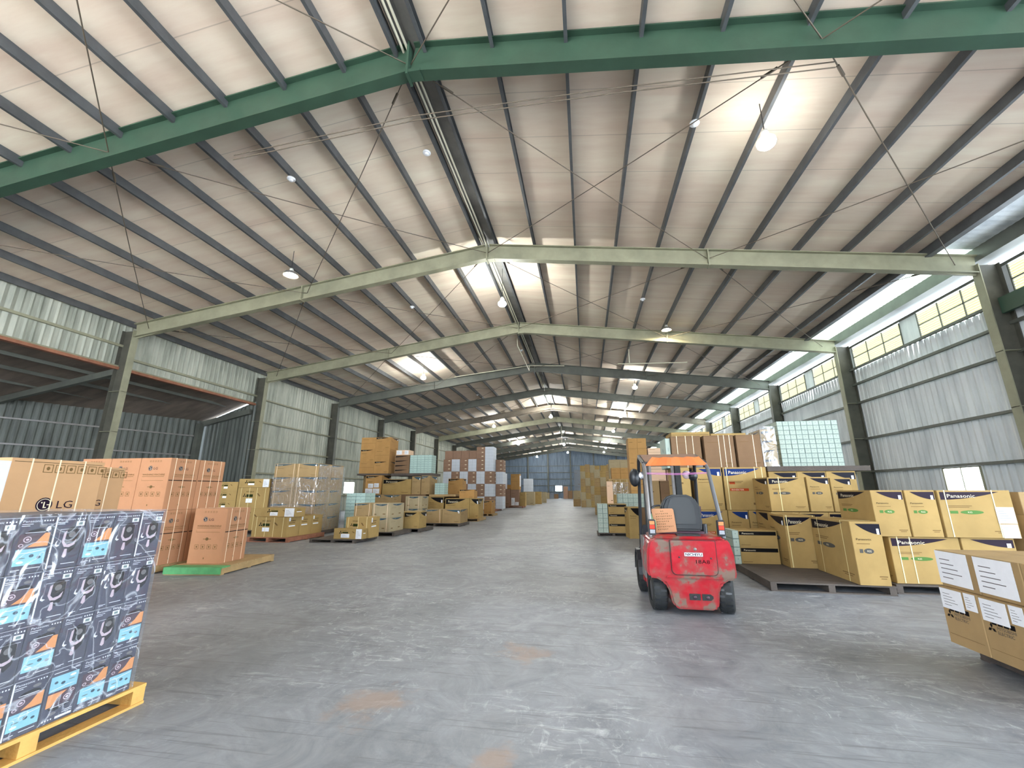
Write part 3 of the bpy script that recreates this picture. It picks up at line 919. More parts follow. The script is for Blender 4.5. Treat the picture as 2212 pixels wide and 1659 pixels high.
# right wall with two small windows (only one in view)
WINR = [(16.95, 18.5)]
mb = MB(); y = FY[0] - .6
for a, b in WINR + [(YE, YE)]:
    corr(mb, 'x', WR, y, a, 0, 7.22, wall_r)
    if b > a: corr(mb, 'x', WR, a, b, 0, 1.5, wall_r); corr(mb, 'x', WR, a, b, 2.34, 7.22, wall_r)
    y = b
    if b == WINR[0][1]:
        corr(mb, 'x', WR, y, 29.0, 0, 7.22, wall_r); corr(mb, 'x', WR, 29.0, 33.5, 3.6, 7.22, wall_r); y = 33.5
mb.build('wall_right', kind='structure', label='blue grey corrugated right wall', cat='wall', recalc=False)
# left wall: full height beyond the third column; hanging apron over the side bay before it
mb = MB(); y = FY[2]
for a, b in ((33.3, 35.0), (YE, YE)):
    corr(mb, 'x', WL, y, a, 0, 8.75 if y < 46 else 7.2, wall_l)
    if b > a: corr(mb, 'x', WL, a, b, 0, 1.35, wall_l); corr(mb, 'x', WL, a, b, 2.3, 8.75, wall_l)
    y = b
mb.build('wall_left', kind='structure', label='green grey corrugated left wall', cat='wall', recalc=False)
D.objects['wall_left'].data.update()
mb = MB(); corr(mb, 'x', WL, YF, FY[2], 6.72, 8.8, wall_l)
mb.build('wall_apron', kind='structure', label='corrugated apron hanging over the opening to the side bay', cat='wall', recalc=False)
mb = MB(); slope_corr(mb, YE, -20, 13.3, 0, lambda x: zr(x, ZC), wall_e)
# window opening in the end wall is glazed bright
mb2 = MB()
o_ = mb.build('wall_end', kind='structure', label='dark blue far gable wall', cat='wall', recalc=False)
# cut the end window: rebuild wall without those strips
D.objects.remove(o_)
mb = MB(); slope_corr(mb, YE, -20, -7.1, 0, lambda x: zr(x, ZC), wall_e); slope_corr(mb, YE, -5.5, 13.3, 0, lambda x: zr(x, ZC), wall_e)
slope_corr(mb, YE, -7.1, -5.5, 0, lambda x: 1.6, wall_e); slope_corr(mb, YE, -7.1, -5.5, 2.88, lambda x: zr(x, ZC), wall_e)
mb.build('wall_end', kind='structure', label='dark blue far gable wall', cat='wall', recalc=False)
# front gable behind the camera with a wide open door
mb = MB()
for a, b, z0 in ((-30, -18.7, 0), (-1.7, 15, 0), (-18.7, -1.7, 9.2)):
    mb.box(a, YF - .06, z0, b, YF, 9.0 if a < -20 else 11.6, wall_r)
mb.build('wall_front', kind='structure', label='front gable wall with an open door', cat='wall')


def window(n, axis, c, a0, a1, z0, z1, mull, label):
    root = ob('window_%d' % n, None, loc=(0, 0, 0), label=label, cat='window', kind='structure')
    f = MB(); t = .05
    P = (lambda a, z: (c, a, z)) if axis == 'x' else (lambda a, z: (a, c, z))
    for p, q in (((a0, z0), (a1, z0)), ((a0, z1), (a1, z1)), ((a0, z0), (a0, z1)), ((a1, z0), (a1, z1))):
        f.bar(P(*p), P(*q), t, t, steel_o)
    for k in range(1, mull): a = a0 + (a1 - a0) * k / mull; f.bar(P(a, z0), P(a, z1), .035, .035, steel_o)
    f.build('window_frame', root)
    g = MB(); g.add([P(a0, z0), P(a1, z0), P(a1, z1), P(a0, z1)], [(0, 1, 2, 3)], glass_m); g.build('pane', root)


mb = MB()
for a, b in (((WR, 29.0, 0), (WR, 29.0, 3.6)), ((WR, 33.5, 0), (WR, 33.5, 3.6)), ((WR, 29.0, 3.6), (WR, 33.5, 3.6))): mb.bar(a, b, .1, .1, steel_o)
mb.build('door_1', kind='structure', label='open side doorway in the right wall, behind the stacks', cat='door')
window(1, 'x', WR + .02, 16.95, 18.5, 1.5, 2.34, 2, 'bright two pane window low in the right wall')
window(2, 'x', WL + .02, 33.3, 35.0, 1.35, 2.3, 2, 'small bright window low in the left wall')
window(3, 'y', YE + .02, -7.1, -5.5, 1.6, 2.88, 1, 'small bright window in the far gable wall')

# louvred clerestory: slatted lights under the eaves
LN = 4


def louvre(x, y0, y1, z0, z1, side):
    global LN
    root = ob('window_%d' % LN, None, loc=(0, 0, 0), kind='structure', label='cream slatted louvre high in the %s wall, %s bay along' % (side, ORD[min(11, max(0, int((y0 - 6.8) // 8)))]), cat='window'); LN += 1
    s = MB(); n = 12; h = (z1 - z0) / n
    sg = 1 if x > 0 else -1
    for i in range(n):
        z = z0 + h * i
        s.add([(x - .02 * sg, y0, z + h * .96), (x - .02 * sg, y1, z + h * .96), (x + .045 * sg, y1, z + h * .12), (x + .045 * sg, y0, z + h * .12)], [(0, 1, 2, 3)], louvre_m)
    s.build('slats', root, recalc=False)
    f = MB()
    for k in range(4): yy = y0 + (y1 - y0) * k / 3; f.bar((x - .03 * sg, yy, z0), (x - .03 * sg, yy, z1), .04, .03, steel_d)
    f.bar((x - .03 * sg, y0, (z0 + z1) / 2), (x - .03 * sg, y1, (z0 + z1) / 2), .03, .04, steel_d)
    f.build('window_frame', root)


edges = [FY[0] - 8] + FY + [YE]
for k in range(1, len(edges) - 1):
    a, b = edges[k], edges[k + 1]; L_ = (b - a)
    louvre(WR, a + .35, a + L_ * .43, 7.3, 8.28, 'right'); louvre(WR, a + L_ * .55, b - .35, 7.3, 8.28, 'right')
    mb = MB(); mb.box(WR - .005, a + L_ * .43, 7.22, WR + .03, a + L_ * .55, 8.36, wall_r); mb.box(WR - .005, a, 7.22, WR + .03, a + .35, 8.36, wall_r); mb.box(WR - .005, b - .35, 7.22, WR + .03, b, 8.36, wall_r); mb.box(WR - .02, a, 8.32, WR + .03, b, 8.42, steel_d)
    mb.build('wall_panel', kind='structure', label='blank panel between the right wall louvres', cat='wall')
    if k >= 6:
        louvre(WL, a + .35, a + L_ * .5, 7.25, 8.2, 'left'); louvre(WL, a + L_ * .6, b - .35, 7.25, 8.2, 'left')
mb = MB(); corr(mb, 'x', WL - .3, FY[5], YE, 8.25, 8.8, wall_l); mb.build('wall_left_head', kind='structure', label='strip of sheeting over the left louvres', cat='wall', recalc=False)

# side bay at the left (lean-to)
AX = [(-27.9, 6.0), (-26.0, 14.6), (-23.1, 22.3)]
mb = MB()
for (xa, ya), (xb, yb) in (((-29.5, YF), AX[0]), (AX[0], AX[1]), (AX[1], AX[2])):
    n = int(math.hypot(xb - xa, yb - ya) / .07); vs = []
    for i in range(n + 1):
        t = i / n; d = .04 * (1 if (i // 2) % 2 else 0); vs += [(xa + (xb - xa) * t + d, ya + (yb - ya) * t, 0), (xa + (xb - xa) * t + d, ya + (yb - ya) * t, 5.72)]
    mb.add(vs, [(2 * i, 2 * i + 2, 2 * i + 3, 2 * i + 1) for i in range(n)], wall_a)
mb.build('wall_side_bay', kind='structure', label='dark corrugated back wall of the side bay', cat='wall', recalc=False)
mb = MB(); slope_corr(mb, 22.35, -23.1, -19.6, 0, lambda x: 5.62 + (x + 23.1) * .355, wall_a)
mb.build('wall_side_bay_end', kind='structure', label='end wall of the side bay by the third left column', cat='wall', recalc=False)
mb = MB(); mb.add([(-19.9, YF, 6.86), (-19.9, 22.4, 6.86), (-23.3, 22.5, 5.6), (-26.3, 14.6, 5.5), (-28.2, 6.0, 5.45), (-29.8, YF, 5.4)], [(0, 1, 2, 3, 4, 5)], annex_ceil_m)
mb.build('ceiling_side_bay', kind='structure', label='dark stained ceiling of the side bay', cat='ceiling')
for i, x in enumerate((-21.2, -22.6, -24.1, -25.6, -27.0)):
    mb = MB(); z = 6.74 - (-19.9 - x) * .165; y1 = 22.2 if x > -23 else (22.3 - (-23.1 - x) * 2.7)
    mb.bar((x, YF, z), (x, y1, z), .06, .14, steel_d); mb.build('purlin_side_bay', kind='structure', label='dark purlin under the side bay ceiling', cat='beam')
for y in (FY[0], FY[1]):
    mb = MB(); xe = -25.9 if y > 10 else -27.4
    mb.bar((-19.8, y, 6.5), (xe, y, 5.45), .18, .26, steel_d); mb.build('roof_beam', kind='structure', label='grey beam of the side bay roof', cat='beam')
mb = MB(); mb.bar((-19.8, 22.2, 6.2), (-23.0, 22.2, 5.5), .18, .3, steel_d); mb.build('roof_beam', kind='structure', label='grey end beam of the side bay roof', cat='beam')
for i, z in enumerate((1.6, 2.7, 3.6, 4.75)):
    mb = MB()
    for a, b in ((AX[0], AX[1]), (AX[1], AX[2])): mb.bar((a[0] + .09, a[1], z), (b[0] + .09, b[1] - .02, z), .05, .07, grey_mt)
    mb.build('wall_rail', kind='structure', label='thin rail on the side bay wall', cat='beam')
mb = MB(); mb.box(-23.15, 21.9, 0, -22.85, 22.2, 5.5, steel_d); mb.build('column', kind='structure', label='corner column of the side bay', cat='column')
# apron rails
for z, y0, y1 in ((7.67, YF, FY[1]), (7.2, FY[1], FY[2])):
    mb = MB(); mb.bar((WL + .1, y0, z), (WL + .1, y1, z), .08, .1, steel_o); mb.build('wall_rail', kind='structure', label='rail across the hanging apron', cat='beam')
mb = MB(); mb.bar((WL + .08, YF, 6.66), (WL + .08, FY[2], 6.66), .22, .12, wood_r); mb.bar((WL + .08, YF, 6.76), (WL + .08, FY[2], 6.76), .12, .06, steel_o)
mb.build('lintel_beam', kind='structure', label='rusty edge beam under the hanging apron', cat='beam')


def ibeam(mb, a, b, depth, fw, m, up=(0, 0, 1), ft=.03, wt=.02):
    """I section from a to b; a, b on the bottom flange line, depth grows along up"""
    a = Vector(a); b = Vector(b); d = (b - a).normalized(); u = Vector(up); u = (u - d * u.dot(d)).normalized()
    off = lambda t: u * t
    mb.bar(a + off(ft / 2), b + off(ft / 2), fw, ft, m, up=u)
    mb.bar(a + off(depth - ft / 2), b + off(depth - ft / 2), fw, ft, m, up=u)
    mb.bar(a + off(depth / 2), b + off(depth / 2), wt, depth - 2 * ft, m, up=u)


FM = [steel_g, steel_o, steel_o, steel_d, steel_d, steel_b, steel_o, steel_d, steel_d, steel_d, steel_d, steel_d]  # fourth and fifth frames: the dark of unlit beams put into their colour
for k, y in enumerate(FY):
    m = FM[k]; dp = .8 if k == 0 else .62; nm = ORD[k]
    colr = {'beam_green_paint': 'green painted', 'beam_olive_grey': 'olive grey', 'beam_dark_grey': 'dark grey', 'beam_brown_grey': 'brown grey'}[m.name]
    for side, xc in (('left', XL - .02), ('right', XE + .02)):
        mb = MB()
        ibeam(mb, (xc, y, zr(xc)), (XR, y, ZB), dp, .26, m)
        # haunch under the eave end and a splice plate
        sg = 1 if side == 'left' else -1
        mb.add([(xc, y - .012, zr(xc) + .02), (xc + sg * 1.5, y - .012, zr(xc + sg * 1.5) + .02), (xc, y - .012, zr(xc) - .02),
                (xc, y + .012, zr(xc) + .02), (xc + sg * 1.5, y + .012, zr(xc + sg * 1.5) + .02), (xc, y + .012, zr(xc) - .06)], [(0, 1, 2), (3, 5, 4), (0, 2, 5, 3), (1, 4, 5, 2)], m)
        for xs in ((xc + sg * 7.9,) if k else ()):
            mb.box(xs - .02, y - .14, zr(xs) - .02, xs + .02, y + .14, zr(xs) + dp + .02, m)
        if side == 'left': mb.box(XR - .025, y - .16, ZB - .1, XR + .025, y + .16, ZB + dp, m)
        else: mb.box(XR + .03, y - .15, ZB - .06, XR + .3, y + .1, ZB + .02, m)
        mb.build('roof_beam', kind='structure', label='%s roof beam, %s frame, %s slope' % (colr, nm, side), cat='beam')
        # column: flanges face the hall and the wall
        mc = m if k else steel_o
        mb = MB(); s2 = -1 if side == 'left' else 1
        zt = zr(xc) + .3; dcol = .6
        mb.box(min(xc, xc + s2 * .03), y - .14, 0, max(xc, xc + s2 * .03), y + .14, zt, mc)
        x3 = xc + s2 * dcol; mb.box(min(x3, x3 - s2 * .03), y - .14, 0, max(x3, x3 - s2 * .03), y + .14, zt, steel_k)
        mb.box(min(xc + s2 * .03, x3), y - .011, 0, max(xc + s2 * .03, x3) - .03, y + .011, zt, steel_k)
        mb.box(min(xc, x3) - .05, y - .2, 0, max(xc, x3) + .02, y + .2, .03, mc)
        for zz in (2.4, 3.9, 5.6): mb.box(min(xc, x3), y - .13, zz, max(xc, x3), y + .13, zz + .02, mc)
        if k < 9: mb.build('column', kind='structure', label='steel column at the %s wall, %s frame' % (side, nm), cat='column')

# purlins: C sections running the length of the shed
PX = [-1.62, -.07, 1.42, 2.92, 4.41, 5.93, 7.45, 8.95, 10.5, 11.34, -4.97, -6.44, -7.95, -9.35, -10.8, -12.25, -13.7, -15.2, -16.75, -18.2, -19.6]
for x in PX + [XR + .3, XR - .3]:
    zb = zr(x, ZB + .62) + .002; h_ = ZC - ZB - .62 - .012; s2 = 1 if x > XR else -1
    mb = MB()
    P = [(x, zb), (x + .075 * s2, zb), (x + .075 * s2, zb + .02), (x + .008 * s2, zb + .02), (x + .008 * s2, zb + h_ - .01), (x + .075 * s2, zb + h_ - .01), (x + .075 * s2, zb + h_), (x, zb + h_)]
    if abs(x - 11.34) < .1: P = [(x - .12, zb - .06), (x + .08, zb - .06), (x + .08, zb + h_), (x - .12, zb + h_)]
    mb.prism(P, YF, YE, purlin_m); mb.build('purlin', kind='structure', label='grey steel purlin under the roof lining', cat='beam', group='purlins along the roof')
# wall rails (girts), bay by bay lines
for x, zs, y0 in ((WR - .09, (2.4, 3.9, 5.6, 6.5, 7.24), FY[0]), (WL + .12, (1.2, 2.6, 4.1, 5.7, 7.1), FY[2])):
    for z in zs:
        mb = MB(); mb.bar((x, y0 + .2, z), (x, YE - .1, z), .1, .09, steel_d if x > 0 else steel_o)
        mb.build('wall_rail', kind='structure', label='horizontal wall rail on the %s wall' % ('right' if x > 0 else 'left'), cat='beam')
mb = MB(); mb.bar((12.75, FY[0] + .2, 7.0), (12.75, FY[1] - .2, 7.0), .12, .5, steel_g); mb.build('wall_beam', kind='structure', label='dark green beam along the nearest right bay', cat='beam')
for i, z in enumerate((1.4, 2.9, 4.4, 5.9, 7.4)):
    mb = MB(); mb.bar((-19.5, YE - .08, z), (13, YE - .08, z), .1, .12, steel_d); mb.build('wall_rail', kind='structure', label='rail on the far gable wall', cat='beam')
for x in (-13.5, -8.7, -3.4, 2.0, 7.2):
    mb = MB(); mb.box(x - .13, YE - .35, 0, x + .13, YE - .14, zr(x, ZC) - .1, steel_d); mb.build('column', kind='structure', label='post on the far gable wall', cat='column')

# diagonal bracing rods in the roof
nodes = [-18.6, -11.1, XR, 4.6, 12.0]
for k in range(0, 6):
    ya = FY[k - 1] if k else FY[0] - 7.6
    yb = FY[k]
    for i in range(4):
        xa, xb = nodes[i], nodes[i + 1]
        for p, q in (((xa, ya), (xb, yb)), ((xb, ya), (xa, yb))):
            mb = MB(); A_ = Vector((p[0], p[1], zr(p[0], ZB + .3))); B_ = Vector((q[0], q[1], zr(q[0], ZB + .3)))
            pts = [A_.lerp(B_, t / 8) + Vector((0, 0, -.05 * math.sin(PI * t / 8))) for t in range(9)]
            mb.tube(pts, .013, rod_m, 5)
            u_ = (B_ - A_).normalized(); mb.tube([A_ + u_ * .75, A_ + u_ * 1.05], .03, rod_m, 6)
            mb.build('bracing_rod', kind='structure', label='thin diagonal steel rod bracing the roof', cat='rod')
# twin wires slung under the green beam
for dz in (0, -.13):
    mb = MB(); mb.tube([(-8.0, 7.25, 9.32 + dz), (-3.43, 7.2, 9.62 + dz), (1.0, 7.2, 9.55 + dz), (4.9, 7.1, 9.28 + dz)], .012, rod_m, 5)
    mb.build('wire', label='thin wire slung under the green roof beam, %s of the pair' % ('upper' if dz == 0 else 'lower'), cat='wire', group='twin wires under the green beam')


def conduit(pts, label):
    mb = MB(); mb.tube(pts, .03, pipe_m, 8); mb.build('conduit_pipe', label=label, cat='pipe')


conduit([(-9.5, 29.9, 9.95), (-3.9, 29.9, 10.55), (-3.6, 29.9, 10.55), (-1.2, 29.9, 10.42)], 'off-white pipe running along the fourth roof beam')
conduit([(-3.75, 24.0, 10.55), (-3.75, 24.0, 10.1), (-3.75, 29.6, 10.1), (-3.75, 29.7, 10.5)], 'off-white pipe hanging beside the ridge')
for dx, r_ in ((-.17, 'left'), (-.06, 'right')): conduit([(XR + dx, YF + .5, 10.98), (XR + dx, 40, 10.98)], 'pale pipe running along the ridge, %s one' % r_)
conduit([(-3.2, 62, 11.1), (-3.2, 62, 8.4)], 'off-white pipe hanging far down the ridge')
conduit([(2.2, 25.3, 9.0), (6.2, 25.3, 8.9)], 'horizontal off-white pipe hung in the right slope')
conduit([(2.9, 25.3, 9.035), (2.9, 25.3, 9.9)], 'short off-white hanger above the horizontal pipe')

# ------------------------------------------------------------------ lamps and detectors
bulb_w = mat('lamp_glow_white', (1, 1, 1), emit=((.97, 1.0, .96), 230))
bulb_n = mat('lamp_glow_near', (1, 1, 1), emit=((.97, 1.0, .98), 30))
bulb_f = mat('lamp_glow_far', (1, 1, 1), emit=((.98, 1.0, .96), 400))
bulb_y = mat('lamp_glow_warm', (1, 1, 1), emit=((1.0, .86, .6), 420))
sock = S('lamp_socket', (210, 212, 206), rough=.4)


def make_lamp(kind):
    root = ob('high_bay_lamp', None, label='x', cat='lamp')
    c = MB(); c.tube([(0, 0, .13), (0, 0, .55)], .012, black_pl, 6); c.build('cord', root)
    h = MB(); h.lathe([(0, .15), (.05, .15), (.06, .1), (.06, .02), (.0, .02)] if False else [(0.0, .2), (.06, .2), (.08, .13), (.085, .04), (.02, .04)], sock, n=14); h.build('socket', root)
    if kind == 'down':
        s = MB(); s.lathe([(.09, .1), (.2, .04), (.27, -.08), (.262, -.085), (.19, .03), (.085, .09)], grey_mt, n=20); s.build('lamp_shade', root)
    b = MB(); r = .10 if kind == 'down' else (.2 if kind == 'near' else .18)
    b.lathe([(.001, -.14 if kind == 'down' else (-.28 if kind == 'near' else -.26))] + [(r * math.sin(PI * t / 8), -r * .72 * math.cos(PI * t / 8) - (.03 if kind == 'down' else .12)) for t in range(1, 8)] + [(.02, .03)], {'white': bulb_w, 'far': bulb_f, 'near': bulb_n, 'down': bulb_y}[kind], n=16)
    b.build('bulb', root)
    return root


def copytree(o, parent=None):
    c = o.copy(); COL.objects.link(c); c.parent = parent
    for ch in list(o.children):
        if ch.name.split('.')[0] in ('cord', 'socket', 'bulb', 'lamp_shade', 'cover'): copytree(ch, c)
    return c


LAMPS = [(4.30, 8.70, 9.20, 'near', 'big white lamp glowing on the nearest right slope'),
         (-10.35, 12.5, 9.25, 'down', 'warm starry lamp on the left slope before the second beam'),
         (-3.25, 16.6, 9.50, 'white', 'white lamp under the ridge behind the second beam'),
         (4.45, 21.6, 9.68, 'down', 'small warm lamp on the right slope before the third beam'),
         (-10.8, 26.9, 9.27, 'white', 'white lamp on the left slope before the fourth beam'),
         (3.98, 32.4, 9.30, 'white', 'white lamp on the right slope behind the fourth beam'),
         (3.97, 45.8, 9.40, 'far', 'white lamp on the right slope behind the sixth beam'),
         (-3.43, 45.3, 9.46, 'far', 'white lamp under the ridge between the sixth beams'),
         (-10.8, 50.4, 9.36, 'far', 'white lamp far down the left slope, first of three small ones'),
         (3.9, 57.7, 9.40, 'far', 'white lamp far down the right slope, first of four small ones'),
         (3.9, 68.5, 9.40, 'far', 'white lamp far down the right slope, second of four small ones'),
         (-3.4, 73.0, 9.40, 'far', 'white lamp far down the ridge, nearer of two'),
         (-10.8, 70.0, 9.30, 'far', 'white lamp far down the left slope, second of three small ones'),
         (-3.4, 88.5, 9.40, 'far', 'white lamp far down the ridge, farther of two'),
         (3.9, 80.0, 9.40, 'far', 'white lamp far down the right slope, third of four small ones'),
         (3.9, 89.0, 9.40, 'far', 'white lamp far down the right slope, fourth of four small ones'),
         (-10.6, 96.0, 9.20, 'far', 'white lamp far down the left slope, last of three small ones')]
protoL = {'near': make_lamp('near'), 'white': make_lamp('white'), 'far': make_lamp('far'), 'down': make_lamp('down')}
usedL = set()
for x, y, z, kd, lab in LAMPS:
    o = protoL[kd] if kd not in usedL else copytree(protoL[kd]); usedL.add(kd)
    o.location = (x, y, z); o['label'] = lab; o['group'] = 'lamps hung from the roof'
    top = zr(x, ZC)
    if True:
        mb = MB(); mb.tube([(0, 0, .5), (0, 0, top - z)], .01, black_pl, 6); mb.build('hanger', o)
for x, y, lab in ((-8.0, 9.15, 'round white smoke detector on a left purlin'), (-4.05, 9.45, 'round white smoke detector beside the ridge, the largest'),
                  (2.92, 8.9, 'round white smoke detector on the purlin left of the big white lamp'), (2.92, 18.6, 'tiny white smoke detector on the right slope behind the second beam'),
                  (-8.0, 18.0, 'tiny white smoke detector on the left slope behind the second beam'), (-3.95, 27.0, 'tiny white smoke detector beside the ridge farther down'),
                  (-9.4, 36.5, 'tiny white smoke detector on the left slope behind the fourth beam')):
    root = ob('smoke_detector', None, label=lab, cat='detector', group='smoke detectors on the roof', loc=(x, y, zr(x, ZB + .62) - .005))
    mb = MB(); mb.lathe([(.001, 0), (.11, 0), (.115, -.03), (.09, -.045), (.001, -.045)], white, n=18); mb.build('base', root)
    mb = MB(); mb.lathe([(.055, -.045), (.055, -.085), (.04, -.1), (.001, -.1)], paper, n=16); mb.build('cover', root)

# ------------------------------------------------------------------ stock on the left
# vacuum cleaner cartons, nearest left
pallet(-4.45, 1.72, 1.19, 1.36, 'orange wooden pallet under the dark vacuum cleaner cartons', wood_o, H=.13, along='y', boards=9)
rows = [['vacAs', 'vacA', 'vacP', 'vacAs', 'vacP', 'vacA', 'vacP'], ['vacA', 'vacA', 'vacA', 'vacAs', 'vacPs', 'vacA', 'vacP'],
        ['vacP', 'vacA', 'vacA', 'vacP', 'vacA', 'vacP', 'vacA'], ['vacP', 'vacP', 'vacU', 'vacPs', 'vacP', 'vacA', 'vacP']]
VN = {'A': 'appliance picture', 'P': 'orange and turquoise panels', 'U': 'upside-down orange and turquoise panels'}
for r, row in enumerate(rows):
    z = 1.03 - .30 * r
    for c_, st in enumerate(row):
        y = 2.975 - .178 * (c_ + 1)
        B(st, -3.70, y, z if r else 1.034, .42 - (0 if r == 0 else .004 + .003 * (r % 2)), .178, .30 if r else .318,
          'dark vacuum cleaner carton, %s, %s, %s from far end' % (VN[st[3]], ['top row', 'second row down', 'third row down', 'bottom row'][r], ORD[c_]), 'dark vacuum cleaner cartons', g=.0018)
grid('vacA', -4.42, 1.75, .135, 1, 3, 1, .70, .405, 1.21, 'dark carton block', 'behind the picture fronts of the vacuum cleaner cartons', 'dark carton blocks behind', vis='R', jit=0)
mb = MB()
n_, m_ = 24, 20; X0 = -3.273
for side_pts in ([(X0 + .002 * math.sin(i * 1.7 + j * .9), 2.982 - 1.27 * i / n_, .14 + 1.225 * j / m_) for i in range(n_ + 1) for j in range(m_ + 1)],):
    mb.add(side_pts, [(i * (m_ + 1) + j, (i + 1) * (m_ + 1) + j, (i + 1) * (m_ + 1) + j + 1, i * (m_ + 1) + j + 1) for i in range(n_) for j in range(m_)], film_m, True)
mb.add([(X0, 2.982, 1.365), (X0, 1.72, 1.365), (-4.44, 1.72, 1.36), (-4.44, 2.982, 1.36)], [(0, 1, 2, 3)], film_m)
mb.add([(X0, 2.982, .14), (X0, 2.982, 1.365), (-4.44, 2.982, 1.36), (-4.44, 2.982, .14)], [(0, 1, 2, 3)], film_m)
mb.build('stretch_film', label='clear stretch film wrapped round the dark vacuum cleaner cartons', cat='film', recalc=False)
pallet(-5.35, 1.6, .85, 1.1, 'wooden pallet behind the vacuum cleaner cartons', wood)
B('whitewrap', -5.2, 1.8, .135, .72, .9, .8, 'blue and white printed carton, lower of two behind the vacuum cleaner cartons')
B('whitewrap', -5.2, 1.8, .938, .72, .9, .8, 'blue and white printed carton, upper of two behind the vacuum cleaner cartons')
# refrigerator-size cartons behind
sb = (('x', .2), ('x', .48), ('x', .76))
pallet(-6.85, 3.55, .9, 1.0, 'wooden pallet under the big tan cartons', wood)
B('lgbig', -6.82, 3.6, .135, .82, .92, .86, 'big tan strapped carton, lower of two behind the vacuum cleaner cartons', 'big tan cartons', straps=sb)
B('lgbig', -6.82, 3.6, .998, .82, .92, .86, 'big tan strapped carton with round logo, on top behind the vacuum cleaner cartons', 'big tan cartons', straps=sb, sheets=[('R', .08, .02, .28, .2)])
pallet(-7.78, 4.44, .9, 1.05, 'wooden pallet under the paler carton', wood)
B('lgbig', -7.68, 4.57, .135, .80, .92, .85, 'paler strapped carton, lower of two beside the big tan cartons', 'big tan cartons', straps=sb)
B('lgbig', -7.68, 4.57, .988, .80, .92, .86, 'paler strapped carton peeking out right of the big tan carton', 'big tan cartons', straps=sb)
# washing machine cartons
for c_ in range(2): pallet(-9.66 + .78 * c_ , 7.28, .77, 1.36, 'wooden pallet under the washing machine stack, %s' % ('left', 'right')[c_], wood, H=.13)
sx3 = (('x', .17), ('x', .5), ('x', .83))
grid('lg', -10.30, 7.31, .132, 3, 2, 2, .72, .665, 1.015, 'salmon washing machine carton', 'big stack at left', 'washing machine cartons', vis='R', jit=0, straps=sx3)
pallet(-10.42, 7.28, .74, 1.36, 'wooden pallet under the left end of the washing machine stack', wood, H=.13)
pallet(-7.79, 7.27, 1.08, 1.72, 'wooden pallet with green painted edge under the single washing machine carton', wood, H=.14, rz=.14, edge=wood_g, along='x')
mb = MB(); mb.box(0, -.022, .02, 1.08, -.002, .139, wood_g)
o_ = mb.build('edge_board', D.objects[[k for k in D.objects.keys() if k.startswith('wooden_pallet')][-1]] if False else None)
pl = [o for o in D.objects if o.name.startswith('wooden_pallet') and 'green painted' in o.get('label', '')][0]
o_.parent = pl
B('lg', -7.74, 7.66, .142, .68, .72, 1.035, 'salmon washing machine carton standing alone on the green-edged pallet', 'washing machine cartons', rz=.12, straps=sx3)
# air conditioner cartons on the red-brown pallet
sy4 = tuple(('y', t) for t in (.12, .38, .62, .88))
pallet(-10.4, 12.28, 1.42, 1.88, 'red-brown pallet under the strapped yellow cartons', wood_r, H=.14)
for j in range(3):
    B('mitsac', -10.32, 12.33 + .605 * j, .142, 1.22, .60, .59, 'strapped yellow air conditioner carton on the red-brown pallet, %s' % ('front', 'middle', 'back')[j], 'strapped yellow air conditioner cartons', straps=sy4 if j == 0 else (), sm=strap_y, sheets=[('R', .1, .8, .22, .97)])
B('mitsac', -10.22, 12.5, .734, 1.22, .5, .275, 'flat yellow carton with a white sheet, lying on the strapped cartons', sheets=[('F', .70, .02, .97, .95), ('F', .28, .12, .5, .5)])
pallet(-13.9, 14.3, 2.5, 1.3, 'dark pallet behind the red-brown pallet', wood_d)
grid('mitsac', -13.82, 14.5, .137, 1, 1, 5, .84, .9, .345, 'flat yellow air conditioner carton', 'pile left of the square one', 'flat yellow cartons in a pile')
grid('mitsac', -12.95, 14.5, .137, 1, 1, 2, 1.35, .9, .755, 'large strapped yellow carton', 'behind the red-brown pallet', 'large yellow cartons', straps=sy4, sm=strap_y)
B('mitsac', -12.95, 14.5, 1.650, 1.32, .85, .32, 'flat yellow carton with white sheet on top of the large strapped cartons', sheets=[('F', .78, .05, .97, .95)])
# wrapped tower
pallet(-12.42, 16.2, 1.62, 1.0, 'pallet under the brown cartons behind the yellow ones', wood_d)
grid(lambda i, j, k: 'tealL' if i == 0 else 'tealR', -12.4, 16.3, .137, 2, 1, 5, .78, .8, .50, 'brown carton with dark curved band', 'stack left of the wrapped tower', 'brown cartons left of the tower')
pallet(-11.35, 14.2, 1.84, 1.72, 'pallet under the wrapped tower of cartons', wood_d)
grid(lambda i, j, k: 'tealL' if i == 0 else 'tealR', -11.3, 14.24, .137, 2, 2, 5, .885, .83, .472, 'brown carton with teal curved band', 'film wrapped tower', 'cartons of the wrapped tower', vis='R', straps=(('y', .1), ('y', .9)), sm=strap_m)
mb = MB()
P = [(-9.49, 14.2 + 1.72 * i / 10, .15 + 2.3 * j / 12) for i in range(11) for j in range(13)]
P = [(a + .012 * math.sin(b * 9 + c * 5), b, c) for a, b, c in P]
mb.add(P, [(i * 13 + j, (i + 1) * 13 + j, (i + 1) * 13 + j + 1, i * 13 + j + 1) for i in range(10) for j in range(12)], film_m, True)
mb.add([(-11.33, 14.2, .15), (-9.49, 14.2, .15), (-9.49, 14.2, 2.0), (-11.33, 14.2, 2.0)], [(0, 1, 2, 3)], film_m)
mb.build('stretch_film', label='crinkled clear film round the tall tower of brown cartons', cat='film', recalc=False)
pallet(-9.4, 15.95, .9, 1.1, 'pallet under the mint cartons', wood_d)
grid('mint', -9.36, 16.0, .137, 2, 1, 10, .41, .8, .131, 'flat mint carton', 'mint stack by the wrapped tower', 'flat mint cartons by the tower', jit=.01)
pallet(-8.38, 12.45, 1.5, 1.42, 'low dark pallet with two small strapped cartons', wood_d, H=.1, boards=5)
